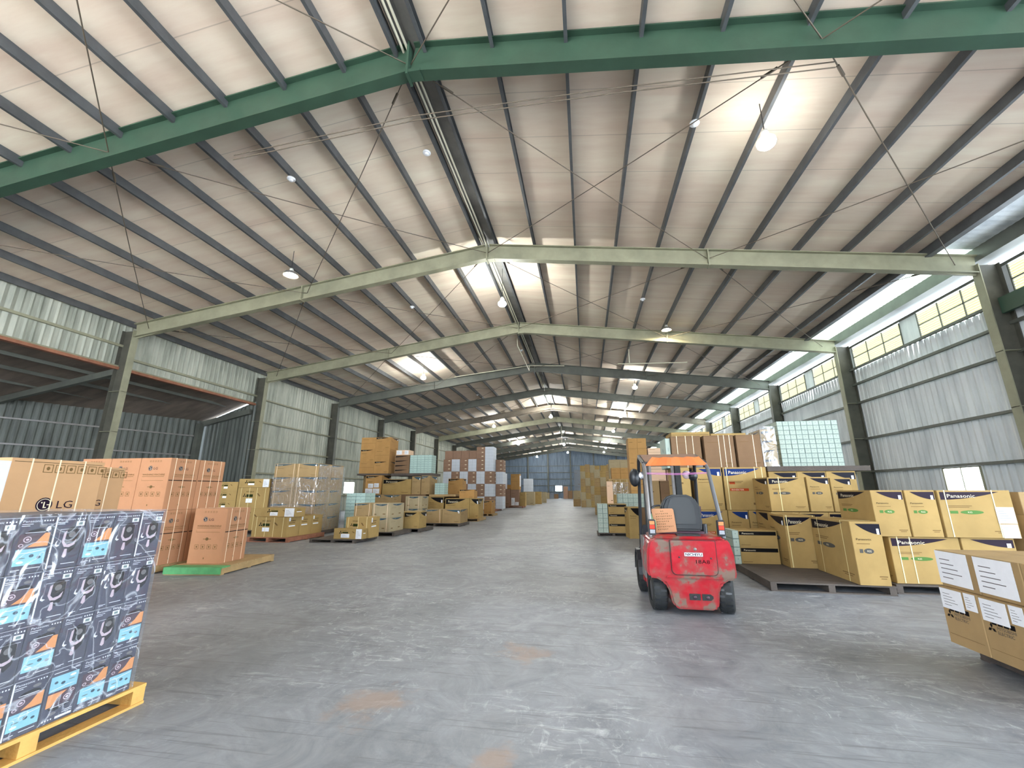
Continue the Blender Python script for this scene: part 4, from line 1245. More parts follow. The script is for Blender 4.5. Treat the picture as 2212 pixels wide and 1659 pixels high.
B('mitsac', -7.70, 12.62, .102, .96, .28, .30, 'small yellow carton with white sheets, front of the low dark pallet', sheets=[('F', .77, .03, .97, .97), ('F', .26, .12, .55, .5)])
B('mitsac', -7.52, 12.95, .102, .84, .62, .62, 'strapped yellow carton standing behind the small one on the low pallet', straps=(('y', .1), ('y', .5), ('y', .85)), sm=strap_y, sheets=[('R', .1, .75, .2, .97)])
pallet(-8.25, 14.55, 1.66, 1.5, 'grey-brown pallet under four teal banded cartons', wood_d)
grid(lambda i, j, k: 'tealL' if i == 0 else 'smile', -8.2, 14.6, .137, 2, 1, 2, .69, 1.2, .48, 'pale carton with teal band', 'behind the low dark pallet', 'teal banded pale cartons', straps=(('y', .12), ('y', .85)), sm=strap_m)
pallet(-7.42, 16.08, 1.15, 1.5, 'pallet under two black banded cartons', wood_d)
B('blkR', -7.40, 16.12, .137, .45, .8, .60, 'yellow carton with black band and white tag, left of a pair')
B('blkL', -6.94, 16.12, .137, .60, .8, .60, 'bright yellow carton with black corner print, right of a pair')
pallet(-7.9, 18.95, 2.35, 1.6, 'low pallet carrying a row of pale cartons', wood_d)
B('pale', -7.85, 19.3, .137, .40, .8, .52, 'small pale carton at the left end of the low row')
B('tealL', -7.25, 19.05, .137, .82, .9, .59, 'pale brown carton with teal band, middle of the low row', straps=(('y', .08), ('y', .88)))
B('tealR', -6.42, 19.05, .137, .86, 1.2, .59, 'pale brown carton with white tag, right end of the low row', sheets=[('F', .88, .72, .94, .86)])
pallet(-7.5, 22.45, 1.95, 1.6, 'wooden pallet under the two large black banded cartons', wood)
B('blkL', -7.47, 22.6, .137, 1.34, 1.1, 1.02, 'large yellow carton with wide black curve, left of two on the aisle')
B('blkR', -6.12, 22.6, .137, .50, 1.1, 1.02, 'large yellow carton with black corner curve at the aisle edge', sheets=[('F', .8, .78, .9, .86)])
B('orangeL', -6.82, 23.0, 1.162, .84, .7, .45, 'brown carton with two black corners on the large yellow cartons')
B('blkR', -8.5, 22.7, .137, .92, 1.0, 1.10, 'dark wrapped carton left of the large yellow cartons')
pallet(-8.55, 22.5, 1.0, 1.3, 'pallet under the dark wrapped carton', wood_d)
pallet(-6.6, 27.4, .75, 1.3, 'wooden pallet under two orange cartons by the aisle', wood)
B('orangeL', -6.5, 27.5, .137, .5, .55, .80, 'orange carton with black corners by the aisle, nearer of two')
B('orange', -6.5, 28.1, .137, .5, .55, .80, 'orange carton by the aisle, farther of two')
# middle tier
pallet(-10.95, 19.4, 2.0, 1.5, 'pallet under the row of curved band cartons', wood_d)
grid(lambda i, j, k: 'tealL' if i == 0 else 'tealR', -10.92, 19.5, .137, 3, 1, 2, .64, .9, .61, 'pale carton with dark curve', 'row behind the mint stack', 'curved band cartons behind the mint stack')
pallet(-8.85, 20.4, .95, 1.3, 'pallet under the two strapped pale cartons', wood_d)
grid('smile', -8.82, 20.5, .137, 1, 1, 2, .86, .9, .575, 'strapped pale carton', 'behind the teal banded cartons', 'strapped pale cartons', straps=(('y', .2), ('y', .8)))
for i in range(4): pallet(-13.1 + 1.09 * i, 22.9, 1.07, 1.9, 'pallet under the tall stock by the left wall, %s' % hword(i, 4), wood_d)
grid('brown', -13.07, 23.0, .137, 4, 1, 1, 1.085, 1.5, 1.21, 'large brown carton', 'base of the tall stock', 'base cartons of the tall stock')
B('orangeL', -12.37, 23.0, 1.352, .98, 1.2, 1.05, 'orange carton covered in white sheets at the base of the tall stock', sheets=[('F', .18, .34, .5, .56), ('F', .55, .36, .85, .58), ('F', .02, .03, .46, .3), ('F', .5, .04, .9, .3)])
B('blkL', -11.33, 23.0, 1.352, 1.72, 1.2, .83, 'wide dark carton with black band in the tall stock')
B('tealR', -9.58, 23.0, 1.352, .52, 1.2, .98, 'narrow carton with dark blue curve beside the wide dark carton')
B('tealL', -9.03, 23.0, 1.352, .5, 1.2, 1.02, 'yellow carton with blue curve at the right end of the tall stock')
grid('mint', -8.3, 23.2, 1.352, 2, 1, 5, .29, .6, .122, 'flat mint carton', 'little pile on the middle deck', 'flat mint cartons on the deck', jit=.004)
B('flatb', -7.65, 23.4, 1.352, .42, .5, .5, 'small yellow carton beside the little mint pile') if False else None
B('tealR', -13.0, 23.9, 1.352, .62, .8, 1.05, 'dark carton hidden left of the sheeted orange carton')
mb = MB(); mb.box(-8.52, 22.95, 1.245, -7.0, 24.1, 1.348, wood); mb.build('wooden_pallet', label='thin board deck carrying the little mint pile', cat='pallet')
B('brown', -8.5, 23.9, .137, 1.4, 1.0, 1.10, 'brown carton under the board deck')
mb = MB(); mb.box(-13.1, 23.3, 2.408, -11.2, 25.0, 2.515, wood_d); mb.build('wooden_pallet', label='pallet under the orange cartons at the top of the tall stock', cat='pallet')
grid(lambda i, j, k: 'orangeL' if (i + k) % 2 else 'orange', -13.05, 23.4, 2.518, 2, 1, 3, .92, 1.1, .70, 'orange carton', 'highest block of the tall stock', 'orange cartons of the tall stock')
B('orange', -11.20, 23.45, 3.92, .38, .9, .69, 'pale orange carton beside the highest block') if False else None
mb = MB(); mb.box(-11.0, 23.3, 2.375, -8.55, 24.8, 2.515, wood_d); mb.build('wooden_pallet', label='pallet under the flat brown and mint cartons of the tall stock', cat='pallet')
grid('flatb', -10.86, 23.4, 2.518, 1, 1, 4, .90, .9, .26, 'flat brown carton with black wedge', 'beside the highest block', 'flat brown wedge cartons', jit=.004)
B('cream', -10.82, 23.4, 3.56, .80, .7, .28, 'small white labelled carton on the flat brown cartons', sheets=[('F', .05, .1, .45, .9), ('F', .66, .1, .96, .9)])
grid('mint', -9.93, 23.4, 2.518, 3, 1, 8, .44, .7, .128, 'flat mint carton', 'upper mint stack of the tall stock', 'flat mint cartons in the tall stock', jit=.004)
B('orangeL', -8.76, 27.0, .137, .95, .9, 1.2, 'orange carton under a like one behind the board deck')
B('orangeL', -8.76, 27.0, 1.34, .95, .9, .98, 'orange carton standing up behind the little mint pile')
pallet(-8.8, 26.9, 1.05, 1.2, 'pallet under the pair of orange cartons', wood_d)
# white and brown chequered wall of cartons
for i in range(4): pallet(-11.6 + 1.2 * i if i < 3 else -8.0, 33.9, 1.15 if i < 3 else 1.0, 2.3, 'pallet under the chequered wall of cartons, %s' % hword(i, 4), wood_r)
for k in range(5):
    for i in range(6):
        x = -11.5 + .70 * i; z = .14 + .985 * k; wh = (i + k) % 2 == (0 if k != 4 else 1)
        if k == 4 and i < 4:
            B('rose', x, 34.3, z, .69, .9, .72, 'rose brown wrapped carton on top of the chequered wall, %s' % hword(i, 4), 'rose cartons on the chequered wall'); continue
        if wh:
            B('wgrid', x, 34.0, z, .69, 1.2, .98, 'white sheeted block in the chequered wall, %s, %s' % (vword(k, 5), hword(i, 6)), 'white blocks of the chequered wall')
        else:
            B('rflat', x, 34.0, z, .69, 1.2, .98, 'rose brown block in the chequered wall, %s, %s' % (vword(k, 5), hword(i, 6)), 'brown blocks of the chequered wall')
for k in range(4):
    B('wgrid' if k % 2 == 0 else 'rflat', -7.3, 35.0, .14 + .985 * k, .6, 1.2, .98, 'block at the aisle end of the chequered wall, %s' % vword(k, 4), 'aisle end blocks of the chequered wall')
B('wgrid', -7.3, 34.6, 4.08, .01 + .25, .9, .9, 'narrow white block at the top corner of the chequered wall') if False else None
pallet(-8.7, 41.6, 2.7, 2.0, 'red-brown pallet under the film wrapped brown cartons', wood_r)
B('rose', -8.55, 42.0, .137, 1.25, 1.1, 1.62, 'film wrapped brown carton by the aisle, left of three')
B('rose', -7.28, 42.0, .137, .85, 1.1, 1.55, 'film wrapped brown carton by the aisle, middle of three', sheets=[('F', .1, .05, .5, .5), ('F', .55, .05, .95, .25)])
B('yel', -6.42, 42.3, .137, .55, .9, 1.3, 'tall yellow carton by the aisle, right of three')
B('orange', -7.28, 42.1, 1.692, .88, .9, 1.5, 'orange carton on the film wrapped cartons', sheets=[('R', .1, .2, .9, .9)])
B('wgrid', -8.4, 42.1, 1.762, .6, .9, 1.5, 'white sheeted carton on the film wrapped cartons')
B('orange', -8.3, 44.6, 0, 1.3, 1.0, 2.2, 'tall orange carton behind the film wrapped cartons')
B('pale', -7.15, 50.0, 0, 1.25, 1.0, 1.5, 'pale carton under a striped one farther down the left')
B('wgrid', -7.13, 50.0, 1.503, 1.03, .9, 1.45, 'white fronted carton farther down the left')
B('yel', -6.4, 55.0, .0, .78, 1.0, 1.5, 'yellow carton far down the left row, nearer')
B('pale', -6.1, 61.0, .0, .55, 1.0, 1.45, 'pale carton far down the left row, farther')
for i in range(3): B(('pale', 'grey', 'brown')[i], -8.9 + .95 * i, 96.0 + .4 * i, 0, .9, 1, 1.3 - .15 * i, 'carton at the foot of the far wall left of its window, %s' % hword(i, 3))
for i in range(3): B(('rose', 'brown', 'grey')[i], -4.9 + 1.0 * i, 96.0, 0, .95, 1, (2.6, 1.7, 1.2)[i], 'carton at the foot of the far wall right of its window, %s' % hword(i, 3))

# ------------------------------------------------------------------ stock on the right
# nearest stack with white sheets
mb = MB()
pallet(3.52, 3.82, .9, 1.25, 'dark pallet under the nearest right stack', wood_d, H=.13)
for c_ in range(3):
    y = 5.07 - .425 * (c_ + 1)
    B('mits', 3.31, y, .14, .85, .425, .485, 'brown carton with three-diamond print, bottom row of nearest right stack, %s' % ('far', 'middle', 'near')[c_], sheets=[('L', .04, .62, .62, .98), ('L', .68, .7, .96, .99)])
    B('mrslim' , 3.355, y + .01, .627, .85, .422, .325, 'brown carton with %s, top row of nearest right stack' % ('large white sheet, far', 'large white sheet, middle', 'block letters, near')[c_], sheets=[('L', -.01 + .01, .08, .86, .98)] if c_ < 2 else [])
# near cartons on the wide pallet
pallet(2.78, 7.75, 1.7, 1.9, 'wide grey-brown pallet under the near right cartons', wood_d, H=.135, rz=-.04, boards=9)
B('panaR', 4.0, 7.68, .14, .42, 1.36, .915, 'tall yellow carton with dark curve at the pallet corner, nearest', rz=-.05, straps=(('x', .2), ('x', .8)), sm=strap_y, sheets=[])
B('panaL', 3.66, 9.13, .14, .54, .88, .93, 'tall yellow carton with dark band behind the corner one', rz=-.05, straps=(('y', .08), ('y', .92)), sm=strap_y)
grid('flat', 2.93, 9.5, .14, 1, 1, 2, .72, .6, .31, 'flat yellow carton with black band', 'beside the tall yellow cartons', 'flat yellow cartons on the wide pallet')
for k in range(4): B('white', 2.80, 9.42, .14 + .155 * k, .12, .6, .153, 'small white carton on end, %s of the little white column' % vword(k, 4), 'small white cartons of the little column')
pallet(4.58, 7.85, 1.75, 1.2, 'dark pallet under the green oval cartons', wood_d)
B('panaGL', 4.64, 7.92, .14, .96, .9, .68, 'yellow carton with green oval, bottom row left, near right', straps=(('y', .12), ('y', .3)), sm=strap_y)
B('panaGR', 5.62, 7.92, .14, .70, .9, .68, 'yellow carton with green oval, bottom row right, near right')
B('panaGR', 4.48, 7.86, .824, .46, .95, .70, 'yellow carton with green oval, top row left, near right')
B('panaGR', 4.96, 7.86, .824, .42, .95, .70, 'yellow carton with green oval, top row middle, near right')
B('panaGL', 5.41, 7.86, .824, .98, .95, .70, 'yellow carton with green oval and white sheet, top row right', straps=(('y', .1), ('y', .75)), sm=strap_y, sheets=[('F', .74, .3, .985, .64), ('F', .76, -.1 + .1, .98, .28)])
pallet(6.55, 7.9, 1.0, 1.0, 'pallet under the block letter cartons at the frame edge', wood_d)
grid('mrslim', 6.56, 7.95, .137, 1, 1, 4, .8, .8, .34, 'brown carton with block letters', 'right of the green oval cartons', 'block letter cartons')
# mid row
pallet(3.75, 10.0, 1.75, .97, 'pallet under the middle right cartons', wood_d)
grid('panaL', 3.80, 10.05, .137, 3, 1, 1, .545, .85, .95, 'yellow carton with dark curve', 'hidden lower row, middle right', 'lower yellow cartons, middle right')
B('panaL', 3.82, 10.05, 1.10, .73, .85, .70, 'yellow carton with dark band and oval, left of three in the middle row', straps=(('y', .3),), sm=strap_y)
B('panaR', 4.58, 10.05, 1.10, .43, .85, .70, 'yellow carton with dark curve, middle of three in the middle row')
B('panaR', 5.03, 10.05, 1.10, .39, .85, .68, 'yellow carton with dark curve, right of three in the middle row')
pallet(4.25, 11.15, 1.95, 1.0, 'pallet under the cartons bearing the white block', wood_d)
grid('panaR', 4.30, 11.2, .137, 3, 1, 2, .62, .8, .915, 'yellow carton with dark curve and tag', 'under the white block', 'yellow cartons under the white block')
mb = MB(); mb.box(4.28, 11.15, 1.972, 6.47, 12.95, 2.085, wood_d)
mb.build('wooden_pallet', label='dark pallet under the white block', cat='pallet')
B('brown', 4.3, 12.2, .0, 1.9, .75, 1.965, 'big brown carton behind, propping the white block')
grid('white', 4.96, 11.95, 2.09, 10, 1, 10, .142, .8, .1185, 'small white carton', 'white block by the right wall', 'small white cartons of the block', jit=.006)
grid('wedge', 4.40, 11.6, 2.09, 1, 1, 4, .34, .8, .235, 'yellow carton with dark wedge under film', 'left of the white block', 'film wrapped wedge cartons')
mb = MB()
P = [(4.385 - .01 * math.sin(c * 7 + b * 3), b, c) for b in (11.55, 11.8, 12.1, 12.4) for c in [2.1 + .1 * t for t in range(11)]]
mb.add(P, [(i * 11 + j, (i + 1) * 11 + j, (i + 1) * 11 + j + 1, i * 11 + j + 1) for i in range(3) for j in range(10)], film_m, True)
P = [(4.385 + .09 * a, 11.575 - .008 * math.sin(a * 3 + c * 6), c) for a in range(5) for c in [2.1 + .1 * t for t in range(11)]]
mb.add(P, [(i * 11 + j, (i + 1) * 11 + j, (i + 1) * 11 + j + 1, i * 11 + j + 1) for i in range(4) for j in range(10)], film_m, True)
mb.build('stretch_film', label='crinkled clear film round the yellow wedge cartons beside the white block', cat='film', recalc=False)
# blue banded cartons and brown tops
pallet(2.5, 11.0, 1.75, 1.15, 'pallet under the blue banded cartons', wood_d)
B('blueL', 2.55, 11.0, .137, .68, .95, .945, 'yellow carton with blue band, bottom row left')
B('blueR', 3.24, 11.0, .137, .44, .95, .945, 'yellow carton with blue curve and tag, bottom row middle')
B('blueR', 3.69, 11.0, .137, .44, .95, .945, 'yellow carton with blue curve and tag, bottom row right')
B('blueR', 2.58, 11.0, 1.086, .62, .95, .98, 'yellow carton with blue curve and tag, upper row behind the forklift')
B('blueL', 3.23, 11.0, 1.086, .96, .95, .98, 'yellow carton with blue band and red print, upper row right', straps=(('y', .08), ('y', .74), ('y', .9)), sm=strap_y)
B('yel', 2.15, 11.0, .137, .33, .95, 1.93, 'tall narrow yellow carton at the left of the blue banded cartons')
for i_, (xa_, wd_) in enumerate(((2.15, .71), (2.93, .70), (3.68, .56))):
    B('brown', xa_, 11.2, 2.068, wd_, 1.0, .79, 'large dark brown carton with straps, %s of three above the blue banded cartons' % ('left', 'middle', 'right')[i_], 'large dark brown cartons', straps=((('y', .2), ('y', .5), ('y', .74)), (('y', .5), ('y', .68), ('y', .86)), (('y', .7),))[i_], sm=strap_m)
B('white', 2.02, 11.25, 2.07, .12, .8, .74, 'narrow white carton end at the left of the dark brown cartons')
B('yel', 2.25, 11.6, 2.862, .95, .8, .14, 'flat yellow carton lying on the dark brown cartons')
B('yel', 3.25, 11.7, 2.862, .85, .8, .10, 'flat brown-yellow carton lying on the dark brown cartons, right')
# behind the forklift cage
B('mid', 2.03, 15.1, .0, .38, .8, 1.85, 'tall brown carton seen through the forklift cage, left')
B('peach', 2.03, 15.1, 1.853, .62, .8, .26, 'peach carton on the tall brown one behind the forklift cage')
B('cream', 2.03, 15.1, 2.116, .62, .8, .24, 'cream carton on the peach one behind the forklift cage')
B('brown', 2.43, 15.1, .0, .95, .8, 1.85, 'brown carton seen through the forklift cage, right')
B('rose', 2.67, 15.1, 1.853, .8, .8, .4, 'rose carton above the brown one behind the forklift cage')
B('blkR', 1.36, 15.2, 0, .42, .7, 1.0, 'yellow carton with black corner curve left of the forklift', rz=.1)
# small stack by the aisle
pallet(.33, 15.95, 1.12, .95, 'low dark pallet at the aisle left of the forklift', wood_d, H=.1)
grid('flat', .74, 16.0, .102, 1, 1, 3, .64, .8, .325, 'flat yellow carton with black band', 'aisle stack left of the forklift', 'flat yellow cartons at the aisle')
grid('white', .37, 16.0, .102, 2, 1, 6, .178, .8, .162, 'small white carton', 'end of the aisle stack', 'small white cartons of the aisle stack', jit=.004)
B('peach', .75, 16.35, 1.08, .22, .2, .79, 'tall narrow peach carton standing on the aisle stack')
B('brown', 1.3, 19.05, 0, 1.3, .8, .86, 'low brown carton under the white ones behind the aisle stack')
grid('white', 1.31, 19.1, .865, 6, 1, 3, .21, .7, .185, 'small white carton', 'pile behind the aisle stack', 'small white cartons behind the aisle stack', jit=.004)
pallet(1.4, 24.0, 1.3, 1.1, 'pallet under the film wrapped brown cartons right of the aisle', wood_d)
grid('yel', 1.44, 24.05, .137, 2, 1, 2, .57, .9, .99, 'strapped brown carton', 'wrapped block right of the aisle', 'strapped cartons of the wrapped block', straps=(('y', .3), ('y', .7)))
mb = MB(); mb.add([(1.42, 24.0, 1.35), (2.6, 24.0, 1.35), (2.6, 24.0, 2.0), (1.42, 24.0, 2.0)], [(0, 1, 2, 3)], film_m); mb.build('stretch_film', label='shiny film round the strapped brown cartons right of the aisle', cat='film', recalc=False)
mb = MB(); mb.box(1.42, 28.0, 2.15, 3.0, 29.2, 2.28, wood); mb.build('wooden_pallet', label='pallet under the orange wrapped cartons right of the aisle', cat='pallet')
grid('mid', 1.45, 28.05, 0, 2, 1, 2, .76, 1.0, 1.073, 'brown carton', 'under the orange wrapped cartons', 'brown cartons under the orange ones')
grid('orange', 1.62, 28.05, 2.283, 2, 1, 1, .56, .9, .68, 'orange wrapped carton', 'right of the aisle', 'orange wrapped cartons')
grid('pale', 1.6, 29.8, 0, 2, 1, 4, .72, .9, .90, 'pale wrapped carton', 'behind the orange ones', 'pale wrapped cartons')
pallet(1.9, 19.95, 1.75, 1.1, 'pallet under the tall orange tower', wood)
grid('orange', 1.97, 20.0, .137, 2, 2, 4, .40, .45, .93, 'orange carton', 'tall tower behind the forklift', 'orange cartons of the tall tower', vis='L')
B('orange', 2.82, 20.0, .137, .66, .9, 1.45, 'lower orange carton right of the tall tower')
B('orange', 2.82, 20.0, 1.59, .66, .9, 1.43, 'upper orange carton right of the tall tower')
B('cream', 2.82, 20.0, 3.023, .62, .8, .38, 'pale orange carton on top, right of the tall tower')
def odd(x0, y0, W, nz, cols, hh, desc, where, grp):
    for i in range(cols):
        z = 0.0; cw = W / cols
        for k in range(nz):
            h_ = hh * (1 + .18 * math.sin(k * 2.3 + i * 1.9))
            B(('mid', 'pale', 'yel')[(k + i) % 3], x0 + i * cw, y0 + .05 * math.sin(k * 3 + i), z, cw, .9, h_, ', '.join([desc, vword(k, nz)] + ([hword(i, cols)] if cols > 1 else []) + [where]), grp)
            z += h_ + .0005
odd(.55, 30.0, .82, 3, 2, .60, 'dull yellow carton', 'low pile on the right of the aisle', 'dull yellow cartons, low pile')
odd(.66, 34.0, 1.32, 5, 3, .62, 'dull yellow carton', 'wrapped pile right of the aisle', 'dull yellow cartons, wrapped pile')
odd(-.52, 44.0, 1.95, 6, 4, .68, 'dull yellow carton', 'tall wall right of the aisle', 'dull yellow cartons, tall wall')
odd(1.5, 44.0, 2.0, 6, 3, .68, 'dull brown carton', 'tall wall behind the wrapped pile', 'dull brown cartons, tall wall')
odd(-1.36, 46.4, .78, 2, 1, .75, 'dull carton', 'low beside the tall wall', 'dull cartons beside the tall wall')
B('grey', -1.48, 58.0, 0, .8, 1.0, 2.15, 'grey-blue slab carton far right of the aisle, lower')
B('grey', -1.48, 58.0, 2.153, .8, 1.0, 2.15, 'grey-blue slab carton far right of the aisle, upper')

# ------------------------------------------------------------------ forklift
fk = ob('forklift', None, loc=(1.275, 6.02, 0), rz=-.02, label='worn red counterbalance forklift seen from behind, orange roof panel', cat='forklift')
# counterweight: lower part narrows between the rear wheels
mb = MB()
prof = [(-.515, .43), (-.42, .42), (-.33, .37), (-.285, .28), (-.265, .16), (-.235, .10), (-.18, .075), (.24, .075), (.28, .10), (.295, .16), (.31, .28), (.345, .37), (.43, .42), (.515, .43), (.535, .5), (.525, .72), (.49, .87), (.45, .915), (-.45, .915), (-.5, .87), (-.53, .72), (-.54, .5)]
mb.prism(prof, .06, .62, red)
fb = mb.build('counterweight', fk, bevel=.035)
# rear cover plate with rounded lower corners
def rrect(x0, z0, x1, z1, r):
    P = []
    for cx, cz, a0 in ((x1 - r, z0 + r, -90), (x1 - .01, z1 - .01, 0), (x0 + .01, z1 - .01, 90), (x0 + r, z0 + r, 180)):
        rr = r if cz < (z0 + z1) / 2 else .01
        for t in range(5): a = math.radians(a0 + 22.5 * t); P.append((cx + rr * math.cos(a), cz + rr * math.sin(a)))
    return P
mb = MB(); mb.prism(rrect(-.245, .475, .315, .895, .06), .046, .058, black_rub); mb.build('panel_gap', fk)
mb = MB(); mb.prism(rrect(-.237, .483, .307, .89, .055), .03, .055, red); rc = mb.build('rear_cover', fk, bevel=.008)
mb = MB()
mb.box(-.075, .0265, .705, .145, .0295, .748, white); 
vs, fs, wd = text_geo('NICHIYU')
for q_, (dx_, dz_) in enumerate(((0, 0), (.0016, 0), (-.0016, 0), (0, .0012), (0, -.0012))):      # heavy lettering
    mb.add([(-.066 + x * .2 / wd + dx_, .0246 - .0001 * q_, .711 + y * .032 + dz_) for x, y in vs], fs, ink_navy)
mb.box(-.078, .0275, .702, .148, .0298, .751, ink_navy)
mb.build('name_plate', rc, recalc=False)
mb = MB()
vs, fs, wd = text_geo('18A8'); mb.add([(.04 + x * .18 / wd, .0285, .62 + y * .045) for x, y in vs], fs, ink_black)
mb.build('stencilled_number', rc, recalc=False)
mb = MB()
for x, z in ((-.14, .69), (.24, .685)):
    mb.lathe([(.001, .004), (.011, .003), (.012, 0)], black_pl, Matrix.Translation((x, .028, z)) @ Matrix.Rotation(PI / 2, 4, 'X'), 8)
mb.lathe([(.001, .01), (.018, .008), (.02, 0)], grey_mt, Matrix.Translation((.06, .028, .79)) @ Matrix.Rotation(PI / 2, 4, 'X'), 10)
mb.build('bolt', rc)
# ledge under the cover, drawbar pocket
mb = MB(); mb.prism([(-.33, .435), (.38, .435), (.36, .465), (-.3, .465)], .035, .075, red); mb.build('bumper_ledge', fk, bevel=.01)
for i, (a, b) in enumerate(((-.055, .075), (.095, .225))):
    mb = MB(); P = [(a, .19), (b, .19), (b, .262), (a, .262)] if i == 0 else [(a, .19), (b - .03, .19), (b, .215), (b, .24), (b - .03, .262), (a, .262)]
    mb.prism(P, .052, .062, black_rub); mb.lathe([(.001, .006), (.02, .005), (.022, 0)], maroon, Matrix.Translation(((a + b) / 2, .052, .222)) @ Matrix.Rotation(PI / 2, 4, 'X'), 10)
    mb.build('drawbar_pocket', fk)
# body ahead of the counterweight
mb = MB(); mb.prism([(.6, .16), (.75, .34), (.98, .34), (1.06, .2), (1.62, .2), (1.66, .52), (1.3, .6), (1.1, .86), (.6, .90)], -.50, .50, red, 'x'); mb.build('body', fk, bevel=.02)
mb = MB(); mb.box(-.522, .5, .34, -.502, .92, .88, grey_mt); mb.box(.502, .5, .34, .522, .92, .88, grey_mt); mb.build('side_panel', fk, bevel=.008)
mb = MB(); mb.prism([(.05, .905), (.62, .90), (1.1, .86), (1.1, .90), (.62, .935), (.12, .935)], -.42, .42, red, 'x'); mb.build('hood', fk, bevel=.012)
mb = MB(); mb.box(-.12, .16, .935, .17, .32, .955, black_rub); mb.build('vent_grille', fk)
mb = MB(); mb.box(-.5, 1.1, .55, .5, 1.6, .6, black_rub); mb.prism([(1.55, .5), (1.66, .5), (1.6, .95), (1.5, .98)], -.42, .42, black_pl, 'x'); mb.build('dashboard', fk, bevel=.01)
mb = MB(); mb.box(-.3, .5, .93, .3, 1.0, .965, maroon); mb.build('seat_base', fk)
# wheels
def wheel(x, y, r, wd, turn, name):
    root = ob(name, None, fk, loc=(x, y, r)); root.rotation_euler = (0, 0, turn)
    M = Matrix.Rotation(PI / 2, 4, 'Y')
    t = MB(); t.lathe([(r * .55, -wd / 2 + .01), (r * .8, -wd / 2), (r * .95, -wd / 2 + .015), (r, -wd / 2 + .045), (r, wd / 2 - .045), (r * .95, wd / 2 - .015), (r * .8, wd / 2), (r * .55, wd / 2 - .01)], black_rub, M, 32)
    for k in range(20):
        a = 2 * PI * k / 20
        t.box(-wd / 2 + .02, -.012, r - .006, -.008, .012, r + .0, black_pl, Matrix.Rotation(a, 4, 'X')); t.box(.008, -.012, r - .006, wd / 2 - .02, .012, r + .0, black_pl, Matrix.Rotation(a + .15, 4, 'X'))
    t.build('tyre', root)
    h = MB(); h.lathe([(.001, -wd * .3), (r * .3, -wd * .3), (r * .56, -wd * .42), (r * .56, wd * .42), (r * .3, wd * .3), (.001, wd * .3)], grey_pl, M, 20); h.build('wheel_rim', root)
wheel(-.40, .34, .235, .19, .05, 'rear_wheel'); wheel(.44, .32, .235, .19, -.28, 'rear_wheel')
wheel(-.46, 1.42, .29, .18, 0, 'front_wheel'); wheel(.46, 1.42, .29, .18, 0, 'front_wheel')
mb = MB(); mb.tube([(-.33, .34, .235), (.34, .33, .235)], .05, black_rub, 10); mb.build('rear_axle', fk)
for sx in (-1, 1):
    mb = MB(); P = [(1.42 + .34 * math.cos(a), .29 + .34 * math.sin(a)) for a in [PI * t / 10 for t in range(11)]] + [(1.42 + .315 * math.cos(a), .29 + .315 * math.sin(a)) for a in [PI * (10 - t) / 10 for t in range(11)]]
    mb.prism(P, sx * .37, sx * .56, black_pl if sx < 0 else red, 'x'); mb.build('fender', fk)
# overhead guard
for sx in (-1, 1):
    mb = MB(); mb.tube([(sx * .455, .17, .915), (sx * .45, .22, 1.15), (sx * .43, .50, 1.82), (sx * .425, .62, 1.905)], .027, grey_pl if sx > 0 else grey_mt, 8); mb.build('rear_post', fk)
    mb = MB(); mb.tube([(sx * .46, 1.56, .55), (sx * .45, 1.52, .95), (sx * .43, 1.30, 1.98), (sx * .425, 1.22, 2.06)], .026, black_pl, 8); mb.build('front_post', fk)
    mb = MB(); mb.bar((sx * .425, .60, 1.905), (sx * .425, 1.24, 2.06), .05, .045, black_pl); mb.build('guard_rail', fk)
mb = MB()
for t in (0, .2, .4, .6, .8, 1): a = Vector((0, .60, 1.905)).lerp(Vector((0, 1.24, 2.06)), t); mb.bar((-.42, a.y, a.z + .012), (.42, a.y, a.z + .012), .04, .025, black_pl)
mb.build('guard_bars', fk)
mb = MB(); mb.add([(-.41, .60, 1.925), (.41, .60, 1.925), (.41, 1.22, 2.075), (-.41, 1.22, 2.075), (-.41, .60, 1.933), (.41, .60, 1.933), (.41, 1.22, 2.083), (-.41, 1.22, 2.083)], [(0, 1, 2, 3), (7, 6, 5, 4), (0, 4, 5, 1), (1, 5, 6, 2), (2, 6, 7, 3), (3, 7, 4, 0)], card_rose); mb.build('roof_sheet', fk)
mb = MB(); NX = 12; P = []
for t in range(4):
    for i in range(NX + 1):
        u = i / NX * 2 - 1; f = t / 3; x = .02 + u * (.435 - .11 * f); P.append((x, .54 + .025 * f + .012 * math.sin(i * 1.1), 1.868 + .128 * f - (.006 * (i % 3) if t == 3 else 0)))
q = len(P); P += [(a_, b_ + .012, c_) for a_, b_, c_ in P]; W_ = NX + 1
F_ = [(t * W_ + i, t * W_ + i + 1, (t + 1) * W_ + i + 1, (t + 1) * W_ + i) for t in range(3) for i in range(NX)]
F_ += [tuple(q + a_ for a_ in reversed(f)) for f in F_] + [(i, q + i, q + i + 1, i + 1) for i in range(NX)] + [(3 * W_ + i, 3 * W_ + i + 1, q + 3 * W_ + i + 1, q + 3 * W_ + i) for i in range(NX)]
mb.add(P, F_, can_m); mb.build('canopy_panel', fk)
